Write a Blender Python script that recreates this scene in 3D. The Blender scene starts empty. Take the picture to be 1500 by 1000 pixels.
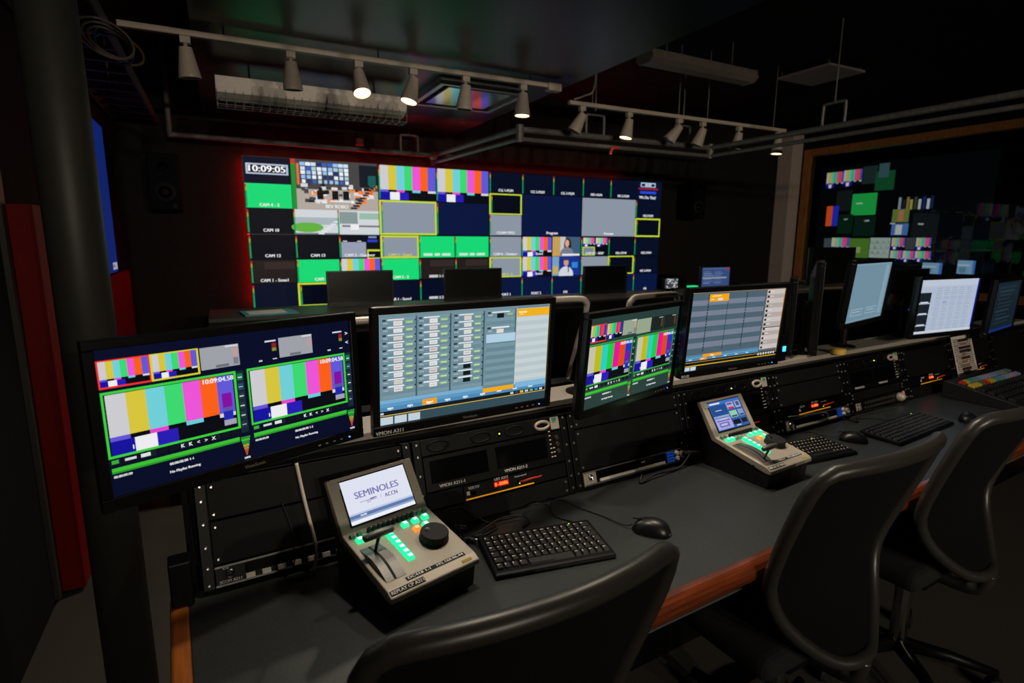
import bpy, math, random
from mathutils import Matrix, Vector, Euler

# ------------------------------------------------------------------ camera, world, exposure
SC = bpy.context.scene
COL = SC.collection
R = math.radians
F_PX, YAW, PITCH, ROLL, CAM_H = 830.0, R(27), R(10.25), R(0.3), 1.5
fwd = Vector((math.sin(YAW) * math.cos(PITCH), math.cos(YAW) * math.cos(PITCH), -math.sin(PITCH)))
rgt = Vector((math.cos(YAW), -math.sin(YAW), 0))
upv = rgt.cross(fwd)
r2 = rgt * math.cos(ROLL) + upv * math.sin(ROLL)
u2 = upv * math.cos(ROLL) - rgt * math.sin(ROLL)
cd = bpy.data.cameras.new('camera')
cam = bpy.data.objects.new('camera', cd)
COL.objects.link(cam)
cam.matrix_world = Matrix(((r2.x, u2.x, -fwd.x, 0), (r2.y, u2.y, -fwd.y, 0), (r2.z, u2.z, -fwd.z, CAM_H), (0, 0, 0, 1)))
cd.sensor_width = 36.0
cd.lens = F_PX * 36 / 1500
cd.clip_start = 0.05
cd.dof.use_dof = True
cd.dof.focus_distance = 1.5
cd.dof.aperture_fstop = 4.0
SC.camera = cam
wd = bpy.data.worlds.new('world'); SC.world = wd; wd.use_nodes = True
wd.node_tree.nodes['Background'].inputs[0].default_value = (0.35, 0.45, 0.5, 1)
wd.node_tree.nodes['Background'].inputs[1].default_value = 0.004
SC.view_settings.view_transform = 'Standard'
SC.view_settings.look = 'None'
SC.view_settings.exposure = 0.0
SC.view_settings.gamma = 1.0
SC.view_settings.use_curve_mapping = False
SPOT_W = 34.0          # one lit halogen head
DESK_W = 30.0          # heads of the unseen track added to light this desk row
REAR_W = 185.0         # heads of the unseen rear track added to light the ceiling fixtures
LED_RED = 28.0

# ------------------------------------------------------------------ materials
def lin(c):
    return tuple(((x / 255) / 12.92 if x / 255 <= .04045 else ((x / 255 + .055) / 1.055) ** 2.4) for x in c)
MATS = {}
def mat(name, col=(40, 40, 40), rough=.5, metal=0.0, emit=None, es=1.0, scale=60.0, var=.25, bump=.0, stretch=None, trans=0.0, coat=0.0, spec=.5):
    if name in MATS: return MATS[name]
    m = bpy.data.materials.new(name); m.use_nodes = True
    nt = m.node_tree; b = nt.nodes['Principled BSDF']
    tc = nt.nodes.new('ShaderNodeTexCoord')
    mp = nt.nodes.new('ShaderNodeMapping')
    nt.links.new(tc.outputs['Object'], mp.inputs[0])
    if stretch: mp.inputs['Scale'].default_value = stretch
    nz = nt.nodes.new('ShaderNodeTexNoise'); nz.inputs['Scale'].default_value = scale; nz.inputs['Detail'].default_value = 4
    nt.links.new(mp.outputs[0], nz.inputs['Vector'])
    rp = nt.nodes.new('ShaderNodeValToRGB')
    c = lin(col)
    rp.color_ramp.elements[0].position = .3; rp.color_ramp.elements[1].position = .7
    rp.color_ramp.elements[0].color = tuple(x * (1 - var) for x in c) + (1,)
    rp.color_ramp.elements[1].color = tuple(min(1, x * (1 + var)) for x in c) + (1,)
    nt.links.new(nz.outputs['Fac'], rp.inputs[0])
    nt.links.new(rp.outputs[0], b.inputs['Base Color'])
    b.inputs['Roughness'].default_value = rough
    b.inputs['Metallic'].default_value = metal
    b.inputs['Specular IOR Level'].default_value = spec
    b.inputs['Transmission Weight'].default_value = trans
    b.inputs['Coat Weight'].default_value = coat
    if bump:
        bp = nt.nodes.new('ShaderNodeBump'); bp.inputs['Strength'].default_value = bump; bp.inputs['Distance'].default_value = .002
        nt.links.new(nz.outputs['Fac'], bp.inputs['Height']); nt.links.new(bp.outputs[0], b.inputs['Normal'])
    if emit:
        b.inputs['Emission Color'].default_value = lin(emit) + (1,)
        b.inputs['Emission Strength'].default_value = es
    MATS[name] = m
    return m
def screen_mat(name, es=1.0, rough=.22, spec=.5):
    if name in MATS: return MATS[name]
    m = bpy.data.materials.new(name); m.use_nodes = True
    nt = m.node_tree; b = nt.nodes['Principled BSDF']
    at = nt.nodes.new('ShaderNodeAttribute'); at.attribute_name = 'Col'
    b.inputs['Base Color'].default_value = (.004, .004, .005, 1)
    b.inputs['Roughness'].default_value = rough
    b.inputs['Specular IOR Level'].default_value = spec
    nt.links.new(at.outputs['Color'], b.inputs['Emission Color'])
    b.inputs['Emission Strength'].default_value = es
    MATS[name] = m
    return m
def ink_mat(name='printed_ink'):
    if name in MATS: return MATS[name]
    m = bpy.data.materials.new(name); m.use_nodes = True
    nt = m.node_tree; b = nt.nodes['Principled BSDF']
    at = nt.nodes.new('ShaderNodeAttribute'); at.attribute_name = 'Col'
    nt.links.new(at.outputs['Color'], b.inputs['Base Color']); b.inputs['Roughness'].default_value = .6
    MATS[name] = m
    return m
BLACK = mat('black_plastic', (11, 11, 12), .42, spec=.2, scale=300, var=.15, bump=.05)
BEZEL = mat('monitor_bezel', (14, 14, 15), .3, scale=200, var=.1)
RACKM = mat('rack_black_metal', (8, 8, 9), .45, .1, spec=.2, scale=250, var=.2, bump=.08)
PANELM = mat('rack_panel_powder_coat', (13, 13, 13), .6, .0, spec=.2, scale=400, var=.3, bump=.15)
DESKM = mat('desk_laminate', (50, 54, 54), .42, scale=420, var=.35, bump=.05)
WOOD = mat('red_brown_wood', (112, 50, 22), .3, scale=9, var=.35, stretch=(1, 14, 14), coat=.3)
WOODL = mat('orange_wood_panel', (176, 98, 40), .4, scale=8, var=.3, stretch=(14, 1, 14))
COUNT = mat('counter_laminate', (165, 158, 148), .5, scale=200, var=.12)
WALLM = mat('dark_wall_paint', (40, 36, 33), .85, spec=.2, scale=25, var=.15, bump=.1)
WALLB = mat('charcoal_wall_paint', (24, 23, 24), .9, spec=.2, scale=25, var=.2, bump=.1)
SOFM = mat('soffit_dark_blue_paint', (10, 28, 38), .32, spec=.22, scale=12, var=.12, bump=.05)
TILEM = mat('black_ceiling_tile', (22, 23, 25), .9, spec=.2, scale=180, var=.3, bump=.3)
REDW = mat('red_wall_paint', (128, 14, 13), .6, spec=.2, scale=30, var=.12)
CARPET = mat('carpet', (64, 60, 55), .95, scale=500, var=.5, bump=.5)
WHITEM = mat('white_enamel', (240, 230, 218), .4, scale=40, var=.06)
ALU = mat('brushed_aluminium', (120, 119, 116), .45, .6, scale=60, var=.15, stretch=(1, 20, 20))
PIPE = mat('grey_steel_pipe', (128, 126, 122), .5, .4, scale=40, var=.2)
CTLG = mat('warm_grey_panel', (188, 178, 163), .45, .2, scale=300, var=.06)
CTLD = mat('controller_black_case', (24, 24, 25), .5, scale=300, var=.2, bump=.1)
RUB = mat('black_rubber', (16, 16, 16), .75, scale=200, var=.2)
CABLE = mat('black_cable', (15, 15, 15), .5, scale=100, var=.1)
MESHF = mat('chair_mesh_fabric', (7, 7, 8), .95, scale=900, var=.5, bump=.4, spec=.2)
CHAIRF = mat('chair_frame_plastic', (48, 46, 43), .36, scale=200, var=.1)
CHROME = mat('chrome', (200, 200, 200), .18, 1.0, scale=30, var=.05)
SCREW = mat('screw_steel', (190, 188, 182), .3, .9, scale=50, var=.1)
OFFS = mat('dark_switched_off_glass', (10, 12, 11), .25, scale=5, var=.05)
LCDOFF = mat('small_lcd_glass', (5, 6, 8), .12, scale=5, var=.05)
TRIMG = mat('grey_column_paint', (60, 59, 54), .5, scale=20, var=.08)
PALE = mat('pale_pillar_paint', (226, 212, 205), .7, scale=20, var=.06)
FRAMEW = mat('window_frame_oak', (186, 124, 60), .45, scale=7, var=.3, stretch=(12, 12, 1))
PAPER = mat('paper_white', (220, 214, 205), .8, scale=80, var=.05)
ORANGE = mat('orange_patch_cable', (225, 70, 40), .5, scale=40, var=.1)
GLASS = mat('window_glass', (200, 205, 205), .02, trans=1.0, scale=3, var=.02)
GLASS.node_tree.nodes['Principled BSDF'].inputs['IOR'].default_value = 1.22
INK = ink_mat()
SCRN = screen_mat('lit_display', 1.0, .25, .25)
SCRV = screen_mat('lit_video_wall', 1.0, .4, .08)
SCRB = screen_mat('lit_display_beyond_glass', .8, .35)
def led(name, c, s): return mat(name, c, .4, emit=c, es=s)

# ------------------------------------------------------------------ mesh helpers
class MB:
    def __init__(s): s.v = []; s.f = []; s.c = []; s.mi = []
    def add(s, vs, fs, M=None, col=None, mi=0):
        o = len(s.v)
        s.v += [tuple(M @ Vector(p)) if M else tuple(p) for p in vs]
        s.f += [tuple(o + i for i in f) for f in fs]
        s.c += [col] * len(fs); s.mi += [mi] * len(fs)
        return s
    def box(s, x0, y0, z0, x1, y1, z1, M=None, mi=0):
        vs = [(x0, y0, z0), (x1, y0, z0), (x1, y1, z0), (x0, y1, z0), (x0, y0, z1), (x1, y0, z1), (x1, y1, z1), (x0, y1, z1)]
        return s.add(vs, [(0, 3, 2, 1), (4, 5, 6, 7), (0, 1, 5, 4), (1, 2, 6, 5), (2, 3, 7, 6), (3, 0, 4, 7)], M, mi=mi)
    def tube(s, pts, r, n=8, closed=False, M=None, caps=True, flat=None):
        pts = [Vector(p) for p in pts]; k = len(pts)
        rs = r if isinstance(r, (list, tuple)) else [r] * k
        up = None; vs = []
        for i, p in enumerate(pts):
            a = pts[(i - 1) % k] if (closed or i > 0) else p
            b = pts[(i + 1) % k] if (closed or i < k - 1) else p
            t = (b - a).normalized()
            if up is None:
                up = Vector((0, 0, 1)) if abs(t.z) < .9 else Vector((1, 0, 0))
            x = t.cross(up).normalized(); up = x.cross(t).normalized()
            for j in range(n):
                an = 2 * math.pi * j / n
                vs.append(p + x * (math.cos(an) * rs[i]) + up * (math.sin(an) * rs[i] * (flat or 1)))
        fs = []
        for i in range(k if closed else k - 1):
            for j in range(n):
                a, b = i * n + j, i * n + (j + 1) % n
                c, d = ((i + 1) % k) * n + (j + 1) % n, ((i + 1) % k) * n + j
                fs.append((a, b, c, d))
        if caps and not closed:
            fs.append(tuple(range(n))[::-1]); fs.append(tuple(range((k - 1) * n, k * n)))
        return s.add(vs, fs, M)
    def cyl(s, p0, p1, r0, r1=None, n=16, M=None):
        return s.tube([p0, p1], [r0, r0 if r1 is None else r1], n, M=M)
    def lathe(s, prof, n=20, M=None):
        vs = []; fs = []; k = len(prof)
        for r, z in prof:
            for j in range(n):
                a = 2 * math.pi * j / n
                vs.append((r * math.cos(a), r * math.sin(a), z))
        for i in range(k - 1):
            for j in range(n):
                fs.append((i * n + j, i * n + (j + 1) % n, (i + 1) * n + (j + 1) % n, (i + 1) * n + j))
        fs.append(tuple(range(n))[::-1]); fs.append(tuple(range((k - 1) * n, k * n)))
        return s.add(vs, fs, M)
    def prism(s, poly, x0, x1, M=None):          # poly in (y,z), extruded along x
        n = len(poly)
        vs = [(x0, y, z) for y, z in poly] + [(x1, y, z) for y, z in poly]
        fs = [tuple(range(n))[::-1], tuple(range(n, 2 * n))] + [(i, (i + 1) % n, n + (i + 1) % n, n + i) for i in range(n)]
        return s.add(vs, fs, M)
    def quad(s, x0, z0, x1, z1, y=0, col=None, M=None):
        return s.add([(x0, y, z0), (x1, y, z0), (x1, y, z1), (x0, y, z1)], [(0, 1, 2, 3)], M, col)
    def mesh(s, name, mats, smooth=False):
        me = bpy.data.meshes.new(name)
        me.from_pydata(s.v, [], s.f)
        for m in (mats if isinstance(mats, (list, tuple)) else [mats]): me.materials.append(m)
        if any(s.mi): me.polygons.foreach_set('material_index', s.mi)
        if any(c is not None for c in s.c):
            ca = me.color_attributes.new('Col', 'FLOAT_COLOR', 'CORNER'); buf = []
            for f, c in zip(s.f, s.c):
                buf += (list(c or (1, 1, 1)) + [1.0]) * len(f)
            ca.data.foreach_set('color', buf)
        if smooth: me.polygons.foreach_set('use_smooth', [True] * len(me.polygons))
        me.update()
        return me
    def build(s, name, mats, parent=None, smooth=False, bevel=0, M=None, seg=2, ang=40):
        o = bpy.data.objects.new(name, s.mesh(name, mats, smooth)); COL.objects.link(o)
        if parent: o.parent = parent
        if M is not None: o.matrix_local = M
        if bevel:
            b = o.modifiers.new('Bevel', 'BEVEL'); b.width = bevel; b.segments = seg; b.limit_method = 'ANGLE'; b.angle_limit = R(ang)
        return o
def link_mesh(name, me, parent=None, M=None):
    o = bpy.data.objects.new(name, me); COL.objects.link(o)
    if parent: o.parent = parent
    if M is not None: o.matrix_local = M
    return o
def tag(o, label, cat, group=None):
    o['label'] = label; o['category'] = cat
    if group: o['group'] = group
    return o
def thing(name, label, cat, M=None, group=None):
    o = bpy.data.objects.new(name, None); COL.objects.link(o); o.empty_display_size = .05
    if M is not None: o.matrix_world = M
    return tag(o, label, cat, group)
def struct(o):
    o['kind'] = 'structure'; return o
def copy_tree(o, parent=None):
    kids = [c for c in bpy.data.objects if c.parent == o]
    c = o.copy(); COL.objects.link(c); c.parent = parent
    for k in kids: copy_tree(k, c)
    return c
def TR(x, y, z, rz=0, rx=0, ry=0):
    return Matrix.Translation((x, y, z)) @ Euler((rx, ry, rz)).to_matrix().to_4x4()
def frame(o, x, y, z):
    M = Matrix.Identity(4)
    for i, c in enumerate((x, y, z)):
        for j in range(3): M[j][i] = c[j]
    for j in range(3): M[j][3] = o[j]
    return M
def bez(p, n=10):
    """smooth polyline through points (Catmull-Rom)"""
    p = [Vector(q) for q in p]; out = []
    for i in range(len(p) - 1):
        a = p[max(i - 1, 0)]; b = p[i]; c = p[i + 1]; d = p[min(i + 2, len(p) - 1)]
        for k in range(n):
            t = k / n
            out.append(.5 * ((2 * b) + (c - a) * t + (2 * a - 5 * b + 4 * c - d) * t * t + (3 * b - a - 3 * c + d) * t ** 3))
    out.append(p[-1]); return out
_TXT = {}
def text_raw(s):
    if s not in _TXT:
        cu = bpy.data.curves.new('lettering', 'FONT'); cu.body = s; cu.resolution_u = 3
        ob = bpy.data.objects.new('lettering', cu)
        me = bpy.data.meshes.new_from_object(ob)
        vs = [(v.co.x, v.co.y) for v in me.vertices]; fs = [tuple(p.vertices) for p in me.polygons]
        bpy.data.objects.remove(ob); bpy.data.curves.remove(cu); bpy.data.meshes.remove(me)
        xs = [v[0] for v in vs] or [0, 1]
        _TXT[s] = (vs, fs, min(xs), max(xs))
    return _TXT[s]
def put_text(mb, s, x, z, h, col, y=0, align='c', M=None, width=None):
    """text in the local XZ plane facing -Y; h = cap height"""
    vs, fs, a, b = text_raw(s)
    k = h / .69; kx = k if not width else width / (b - a)
    ox = {'c': -(a + b) / 2, 'l': -a, 'r': -b}[align]
    for dx, dy in ((-.03, 0), (.03, .0002)):      # two strokes side by side make the bold weight
        mb.add([(x + (vx + ox + dx) * kx, y - dy, z + vy * k) for vx, vy in vs], fs, M, col)

# ------------------------------------------------------------------ pictures on displays: coloured cells on one flat sheet
class Pic:
    def __init__(s, W, H, bg):
        s.W, s.H = W, H; s.a = [[bg] * W for _ in range(H)]; s.t = []
    def rect(s, u0, v0, u1, v1, c):
        x0, x1 = max(0, round(u0 * s.W)), min(s.W, max(round(u1 * s.W), round(u0 * s.W) + 1))
        y0, y1 = max(0, round(v0 * s.H)), min(s.H, max(round(v1 * s.H), round(v0 * s.H) + 1))
        for y in range(y0, y1): s.a[y][x0:x1] = [c] * max(0, x1 - x0)
    def disc(s, u, v, ru, rv, c):
        for y in range(max(0, int((v - rv) * s.H)), min(s.H, int((v + rv) * s.H) + 1)):
            q = 1 - (((y + .5) / s.H - v) / rv) ** 2
            if q > 0: s.rect(u - ru * math.sqrt(q), y / s.H, u + ru * math.sqrt(q), (y + .6) / s.H, c)
    def frame(s, u0, v0, u1, v1, c, t=.006):
        tv = t * s.W / s.H
        s.rect(u0, v0, u1, v0 + tv, c); s.rect(u0, v1 - tv, u1, v1, c); s.rect(u0, v0, u0 + t, v1, c); s.rect(u1 - t, v0, u1, v1, c)
    def text(s, t, u, v, h, c=(235, 238, 240), align='c', w=None): s.t.append((t, u, v, h, c, align, w))
    def bars(s, u0, v0, u1, v1, top=None):
        top = top or [(203, 203, 208), (214, 196, 60), (112, 206, 216), (60, 216, 112), (235, 84, 214), (250, 96, 24), (96, 88, 214)]
        mid = [(100, 84, 214), (8, 8, 14), (226, 70, 200), (8, 8, 14), (100, 206, 216), (8, 8, 14), (214, 214, 218)]
        w = (u1 - u0) / 7; a = v0 + (v1 - v0) * .70; b = v0 + (v1 - v0) * .77
        s.rect(u0, v0, u1, v1, (8, 9, 18))
        for i in range(7):
            s.rect(u0 + w * i, v0, u0 + w * (i + 1), a, top[i]); s.rect(u0 + w * i, a, u0 + w * (i + 1), b, mid[i])
        w = (u1 - u0) / 6
        for i, c in enumerate([(22, 18, 156), (236, 236, 238), (40, 28, 178), (9, 10, 20), (9, 10, 20), (9, 10, 20)]):
            s.rect(u0 + w * i, b, u0 + w * (i + 1), v1, c)
    def meter(s, u0, v0, v1, w=.012):
        h = v1 - v0
        s.rect(u0, v0, u0 + w, v1, (18, 150, 84)); s.rect(u0, v0, u0 + w, v0 + h * .3, (150, 160, 40)); s.rect(u0, v0, u0 + w, v0 + h * .12, (190, 40, 40))
    def build(s, name, w, h, parent, material, M=None):
        mb = MB(); act = {}; cw, ch = w / s.W, h / s.H
        def emit(k, y0, y1):
            mb.quad(k[0] * cw - w / 2, h / 2 - y1 * ch, k[1] * cw - w / 2, h / 2 - y0 * ch, 0, lin(k[2]))
        for y in range(s.H + 1):
            runs = {}
            if y < s.H:
                row = s.a[y]; x = 0
                while x < s.W:
                    e = x + 1
                    while e < s.W and row[e] == row[x]: e += 1
                    runs[(x, e, row[x])] = 1; x = e
            new = {}
            for k, y0 in act.items():
                if k in runs: new[k] = y0
                else: emit(k, y0, y)
            for k in runs:
                if k not in new: new[k] = y
            act = new
        o = mb.build(name, material, parent, M=M)
        if s.t:
            tb = MB()
            for t, u, v, hh, c, al, tw in s.t: put_text(tb, t, (u - .5) * w, (.5 - v) * h, hh * h, lin(c), -.0012, al, None, tw and tw * w)
            tb.build('screen_lettering', material, o)['kind'] = 'stuff'
        return o

# ------------------------------------------------------------------ frames of reference: the desk row, the sloped rack face
TH = math.atan(.07)
DU = Vector((math.cos(TH), math.sin(TH), 0)); DN = Vector((-math.sin(TH), math.cos(TH), 0)); DO = Vector((0, 1.285, .74))
TL = R(17)
RV = Vector((0, 0, 1)) * math.cos(TL) + DN * math.sin(TL)
RY = RV.cross(DU)
def DK(x, y, z=0, rz=0):     # desk frame -> world matrix
    return frame(DO + DU * x + DN * y + Vector((0, 0, z)), DU, DN, Vector((0, 0, 1))) @ Euler((0, 0, rz)).to_matrix().to_4x4()
def RK(x, v, d=0):           # rack face -> world matrix (local z up the slope, local y into the rack)
    return frame(DO + DU * x + RV * v + RY * d, DU, RY, RV)
RAILS = [-.09 + .502 * i for i in range(10)]

# ------------------------------------------------------------------ the room
XL, XR, YF, YB, ZC = -.72, 7.42, -6.5, 5.8, 3.05
SOF_Z, SOF_X = 2.55, 2.25
def slab(name, x0, y0, z0, x1, y1, z1, m, parent=None):
    return MB().box(x0, y0, z0, x1, y1, z1).build(name, m, parent)
struct(slab('floor', XL - .1, YF, -.1, 10.2, 8.4, 0, CARPET))
struct(slab('wall_back', XL - .1, YB, 0, XR + .1, YB + .12, ZC + .4, WALLM))
wl = struct(slab('wall_left', XL - .12, YF, 0, XL, YB, ZC + .4, WALLB))
slab('red_panel', XL, 3.02, .02, XL + .02, YB - .01, 1.23, REDW, wl)
slab('red_pilaster', XL, 2.8, .02, XL + .095, 3.0, 1.62, REDW, wl)
slab('edge_strip', XL, 2.74, .02, XL + .018, 2.795, 1.75, TRIMG, wl)
struct(slab('wall_front', XL - .1, YF - .12, 0, XR + .1, YF, ZC + .4, WALLB))
# ceiling over the far bay, with its tiles, and the lower soffit above the desk rows
cl = struct(slab('ceiling', XL - .1, YF, ZC + .02, XR + .1, YB, ZC + .12, WALLB))
tile = MB().box(.006, .006, 0, .594, .594, .018).mesh('ceiling_tile', TILEM)
for i in range(9):
    for j in range(14):
        x, y = 2.0 + .6 * i, -2.4 + .6 * j
        if x + .6 < XR + .1 and y + .6 < YB + .3 and y > -.3: link_mesh('ceiling_tile', tile, cl, TR(x, y, ZC))
struct(slab('ceiling_soffit', -.05, YF, SOF_Z, SOF_X, YB, SOF_Z + .45, SOFM))
# steel column by the desk end
cb = MB(); cb.cyl((-.345, 1.92, 0), (-.345, 1.92, ZC), .066, n=40)
struct(cb.build('column', TRIMG, smooth=False, bevel=0))
for p in bpy.data.objects['column'].data.polygons: p.use_smooth = len(p.vertices) == 4
# right wall with the glazed opening into the next control room
WY0, WY1, WZ0, WZ1 = .6, 5.52, .85, 2.74
wr = MB()
wr.box(XR, YF, 0, XR + .12, WY0, ZC + .4); wr.box(XR, WY1, 0, XR + .12, YB, ZC + .4)
wr.box(XR, WY0, 0, XR + .12, WY1, WZ0); wr.box(XR, WY0, WZ1, XR + .12, WY1, ZC + .4)
struct(wr.build('wall_right', WALLB))
wn = bpy.data.objects.new('window_1', None); COL.objects.link(wn); struct(wn)
fr = MB()
for a in ((WY0, WZ0, WY0 + .09, WZ1), (WY1 - .09, WZ0, WY1, WZ1), (WY0 + .09, WZ1 - .09, WY1 - .09, WZ1), (WY0 + .09, WZ0, WY1 - .09, WZ0 + .09)):
    fr.box(XR - .03, a[0], a[1], XR + .1, a[2], a[3])
fr.build('window_frame', FRAMEW, wn)
MB().box(XR + .03, WY0 + .09, WZ0 + .09, XR + .038, WY1 - .09, WZ1 - .09).build('window_pane', GLASS, wn)
tr = slab('trim_1', XR - .22, WY1 + .05, 0, XR, YB - .01, ZC - .1, PALE); struct(tr)
bb = slab('baseboard_back', XL, YB - .015, 0, XR, YB, .1, BLACK); struct(bb)
# shell of the neighbouring control room
struct(slab('wall_beyond', 9.75, 1.5, 0, 9.85, 8.2, 3.4, WALLB))
struct(slab('wall_beyond_side', XR + .12, 8.1, 0, 9.75, 8.2, 3.4, WALLB))
struct(slab('ceiling_beyond', XR + .12, 1.5, 3.3, 9.85, 8.2, 3.4, WALLB))

# ------------------------------------------------------------------ main video wall: eight panels, 12 x 6 picture grid
VW_Y = 5.6
VX0, VX1, VZ0, VZ1 = .225, 4.92, .862, 2.2
PW, PH = (VX1 - VX0) / 4, (VZ1 - VZ0) / 2
NAVY, GREY, GRN, DARK, BRN, YEL = (8, 17, 44), (138, 148, 162), (22, 214, 116), (6, 9, 20), (34, 27, 26), (196, 214, 52)
def t_room(p, u0, v0, u1, v1):
    U = lambda a: u0 + (u1 - u0) * a
    V = lambda a: v0 + (v1 - v0) * a
    rd = random.Random(4)
    p.rect(u0, v0, u1, v1, (70, 68, 68)); p.rect(U(0), V(.58), U(1), V(1), (176, 166, 156))
    p.rect(U(.78), V(.05), U(1), V(.5), (20, 26, 36))
    for r in range(5):
        for c in range(9):
            p.rect(U(.1 + c * .062 + r * .004), V(.05 + r * .085), U(.1 + c * .062 + .054), V(.05 + r * .085 + .07), rd.choice([(206, 224, 246), (150, 190, 240), (232, 240, 250), (60, 96, 190), (170, 205, 215), (30, 50, 110)]))
    for i in range(60):
        a, b = .1 + rd.random() * .78, .46 + rd.random() * .34
        p.rect(U(a), V(b), U(a + .03 + .05 * rd.random()), V(b + .05 + .03 * rd.random()), rd.choice([(220, 220, 224), (236, 238, 242), (20, 20, 24), (210, 212, 218), (70, 68, 70), (240, 130, 60)]))
    for c in (.28, .45, .58): p.rect(U(c), V(.6), U(c + .07), V(.78), (16, 16, 20)); p.rect(U(c - .03), V(.8), U(c + .1), V(.83), (226, 226, 228))
    for i in range(10): p.rect(U(.66 + i * .03), V(.93 - i * .055), U(.74 + i * .03), V(.97 - i * .055), (28, 28, 30)); p.rect(U(.74 + i * .026), V(.9 - i * .05), U(.76 + i * .026), V(.96 - i * .05), (226, 120, 60))
    for i in range(6): p.rect(U(.84 + .15 * rd.random()), V(.1 + .4 * rd.random()), U(.98), V(.5), rd.choice([(24, 90, 90), (14, 18, 26), (60, 120, 140)]))
    p.rect(U(0), V(0), U(.05), V(.45), (190, 60, 40)); p.rect(U(.0), V(.1), U(.05), V(1), (34, 140, 50))
    p.rect(U(.06), V(.08), U(.09), V(.5), (230, 110, 60))
def t_field(p, u0, v0, u1, v1, k):
    U = lambda a: u0 + (u1 - u0) * a
    V = lambda a: v0 + (v1 - v0) * a
    p.rect(u0, v0, u1, v1, (206, 212, 216))
    if k == 0:
        p.rect(U(0), V(.3), U(1), V(.6), (168, 178, 186)); p.disc(U(.3), V(.72), (u1 - u0) * .36, (v1 - v0) * .2, (96, 176, 62)); p.rect(U(0), V(.94), U(1), V(1), (120, 130, 136))
        for i in range(6): p.rect(U(.55 + i * .07), V(.95 - i * .1), U(.68 + i * .07), V(1 - i * .1), (226, 228, 230))
    else:
        p.rect(U(.05), V(.05), U(.48), V(.55), (134, 150, 150)); p.rect(U(.52), V(.1), U(1), V(.34), (150, 186, 168)); p.rect(U(.1), V(.6), U(1), V(.68), (120, 120, 126)); p.rect(U(.3), V(.56), U(.5), V(.8), (236, 236, 238))
    p.meter(u0, v0, v1, .012)
def t_person(p, u0, v0, u1, v1, k):
    U = lambda a: u0 + (u1 - u0) * a
    V = lambda a: v0 + (v1 - v0) * a
    w, h = u1 - u0, v1 - v0
    if k == 0:
        p.rect(u0, v0, u1, v1, (62, 92, 120)); p.rect(U(0), V(0), U(.28), V(1), (196, 158, 84)); p.rect(U(.28), V(0), U(.46), V(1), (190, 196, 204))
        p.disc(U(.54), V(.42), w * .13, h * .36, (44, 26, 24)); p.disc(U(.52), V(.9), w * .24, h * .36, (118, 122, 140)); p.disc(U(.52), V(.34), w * .075, h * .19, (222, 160, 132))
        p.rect(U(.35), V(.88), U(.98), V(.97), (226, 228, 232))
    else:
        p.rect(u0, v0, u1, v1, (24, 50, 140)); p.rect(U(0), V(0), U(.24), V(1), (120, 160, 190)); p.rect(U(.04), V(.5), U(.2), V(.9), (200, 170, 70)); p.rect(U(.7), V(.3), U(.92), V(.6), (44, 130, 210))
        p.disc(U(.5), V(.95), w * .26, h * .42, (208, 212, 220)); p.disc(U(.5), V(.32), w * .085, h * .2, (206, 150, 124)); p.rect(U(.43), V(.1), U(.57), V(.2), (70, 50, 40)); p.rect(U(.56), V(.5), U(.6), V(.85), (20, 20, 26))
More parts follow.
